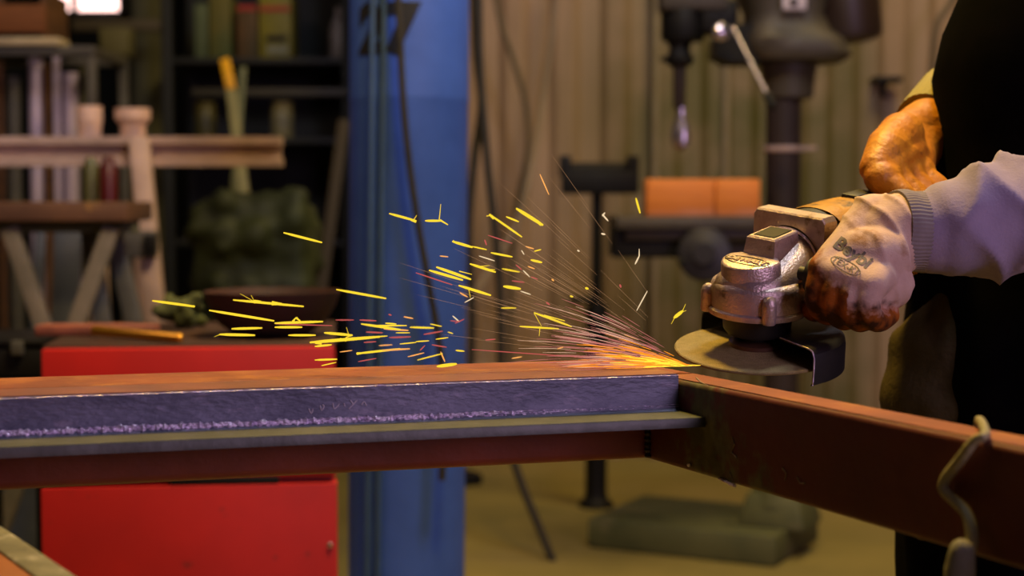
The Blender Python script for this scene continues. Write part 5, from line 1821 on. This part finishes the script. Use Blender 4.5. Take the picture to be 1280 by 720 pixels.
# ---- far glove: orange leather, over the back of the grinder
mb = MB()
w0 = W(1170, 166, 1.645)
fk = [GM @ V((0.170 + 0.021 * i, -0.012, 0.078 + 0.050 - 0.002 * i)) for i in range(4)]
for i, K in enumerate(fk):
    x_ = 0.170 + 0.021 * i
    P1 = GM @ V((x_, -0.040, 0.105))
    P2 = GM @ V((x_, -0.048, 0.076))
    P3 = GM @ V((x_, -0.034, 0.048))
    mb.tube([K, P1, P2, P3], [0.0135, 0.0125, 0.0118, 0.010], 16, caps='round', sub=3)
bN = W(1152, 176, 1.60)
for i, K in enumerate(fk):
    mb.tube([K, K.lerp(bN, 0.55) + V((-0.006, -0.004, 0.004)), bN], [0.0160, 0.0195, 0.026], 18, caps='round')
mb.tube([bN, w0], [0.028, 0.028], 22, caps='round')
mb.tube([W(1126, 176, 1.57), W(1160, 156, 1.62)], [0.023, 0.027], 22, caps='round')
# index finger and thumb pressed together, pointing down along the housing
mb.tube([W(1128, 168, 1.54), W(1108, 188, 1.50), W(1096, 208, 1.48)], [0.022, 0.019, 0.0155], 20, caps='round', sub=3)
mb.tube([W(1136, 190, 1.53), W(1118, 204, 1.49), W(1100, 212, 1.475)], [0.018, 0.0135, 0.0115], 20, caps='round', sub=3)
gf = remesh(mb, 0.002, 5)
wrinkle(gf, lambda v: 0.0012 * noise.noise(v * 45) + 0.0016 * (1 - abs(noise.noise(V((v.x * 16 + v.z * 15, v.y * 10, v.z * 8 - v.x * 6))))) ** 4)
gF = gf.build('glove', M_glove2, parent=ps, smooth=80, label='dirty orange leather glove')
cA, cB = W(1156, 153, 1.63), W(1186, 118, 1.72)
MB().tube([cA, cA.lerp(cB, 0.5), cB], [0.030, 0.031, 0.032], 120, disp=lambda L, a, p: 1 + 0.012 * math.cos(a * 30), sub=4).build('cuff', mat('olive_cuff', (0.25, 0.21, 0.07), rough=0.9), parent=gF, smooth=80, label='olive yellow cuff')

# ================================================================== LIGHT
def area(name, loc, target, size, power, col, sy=None):
    d = bpy.data.lights.new(name, 'AREA')
    d.energy = power
    d.color = col
    d.size = size
    if sy:
        d.shape = 'RECTANGLE'
        d.size_y = sy
    o = bpy.data.objects.new(name, d)
    COL.objects.link(o)
    o.location = loc
    o.rotation_euler = (V(target) - V(loc)).to_track_quat('-Z', 'Y').to_euler()
    return o


area('daylight_door', (2.3, -1.6, 1.9), (0.1, 1.6, 0.9), 1.1, 54, (0.88, 0.60, 0.98), sy=1.4)
area('lamp_over_work', (0.10, 1.95, 2.7), (0.22, 1.36, 0.9), 0.28, 58, (1.0, 0.62, 0.09))
area('wall_wash_fill', (1.3, 3.7, 4.2), (0.6, 5.9, 1.2), 1.0, 88, (1.0, 0.74, 0.34), sy=1.0)  # added wash light for the ribbed wall, no real fixture
area('left_bay_fill', (-1.6, 2.2, 2.9), (-1.5, 4.2, 0.9), 0.8, 16, (1.0, 0.72, 0.58), sy=0.8)  # added fill near the pale beam; its falloff keeps the shelves dark
area('column_fill', (0.7, 1.7, 3.2), (-0.6, 3.2, 1.2), 0.5, 36, (0.80, 0.85, 1.0))  # added fill that only brightens the blue column
w = bpy.data.worlds.new('world')
scene.world = w
w.use_nodes = True
w.node_tree.nodes['Background'].inputs[0].default_value = (0.6, 0.55, 0.7, 1)
w.node_tree.nodes['Background'].inputs[1].default_value = 0.006

scene.view_settings.view_transform = 'Standard'
scene.view_settings.look = 'None'
scene.view_settings.exposure = 0.0
scene.view_settings.gamma = 1.0
scene.view_settings.use_curve_mapping = False
scene.cycles.use_denoising = True
scene.cycles.max_bounces = 6
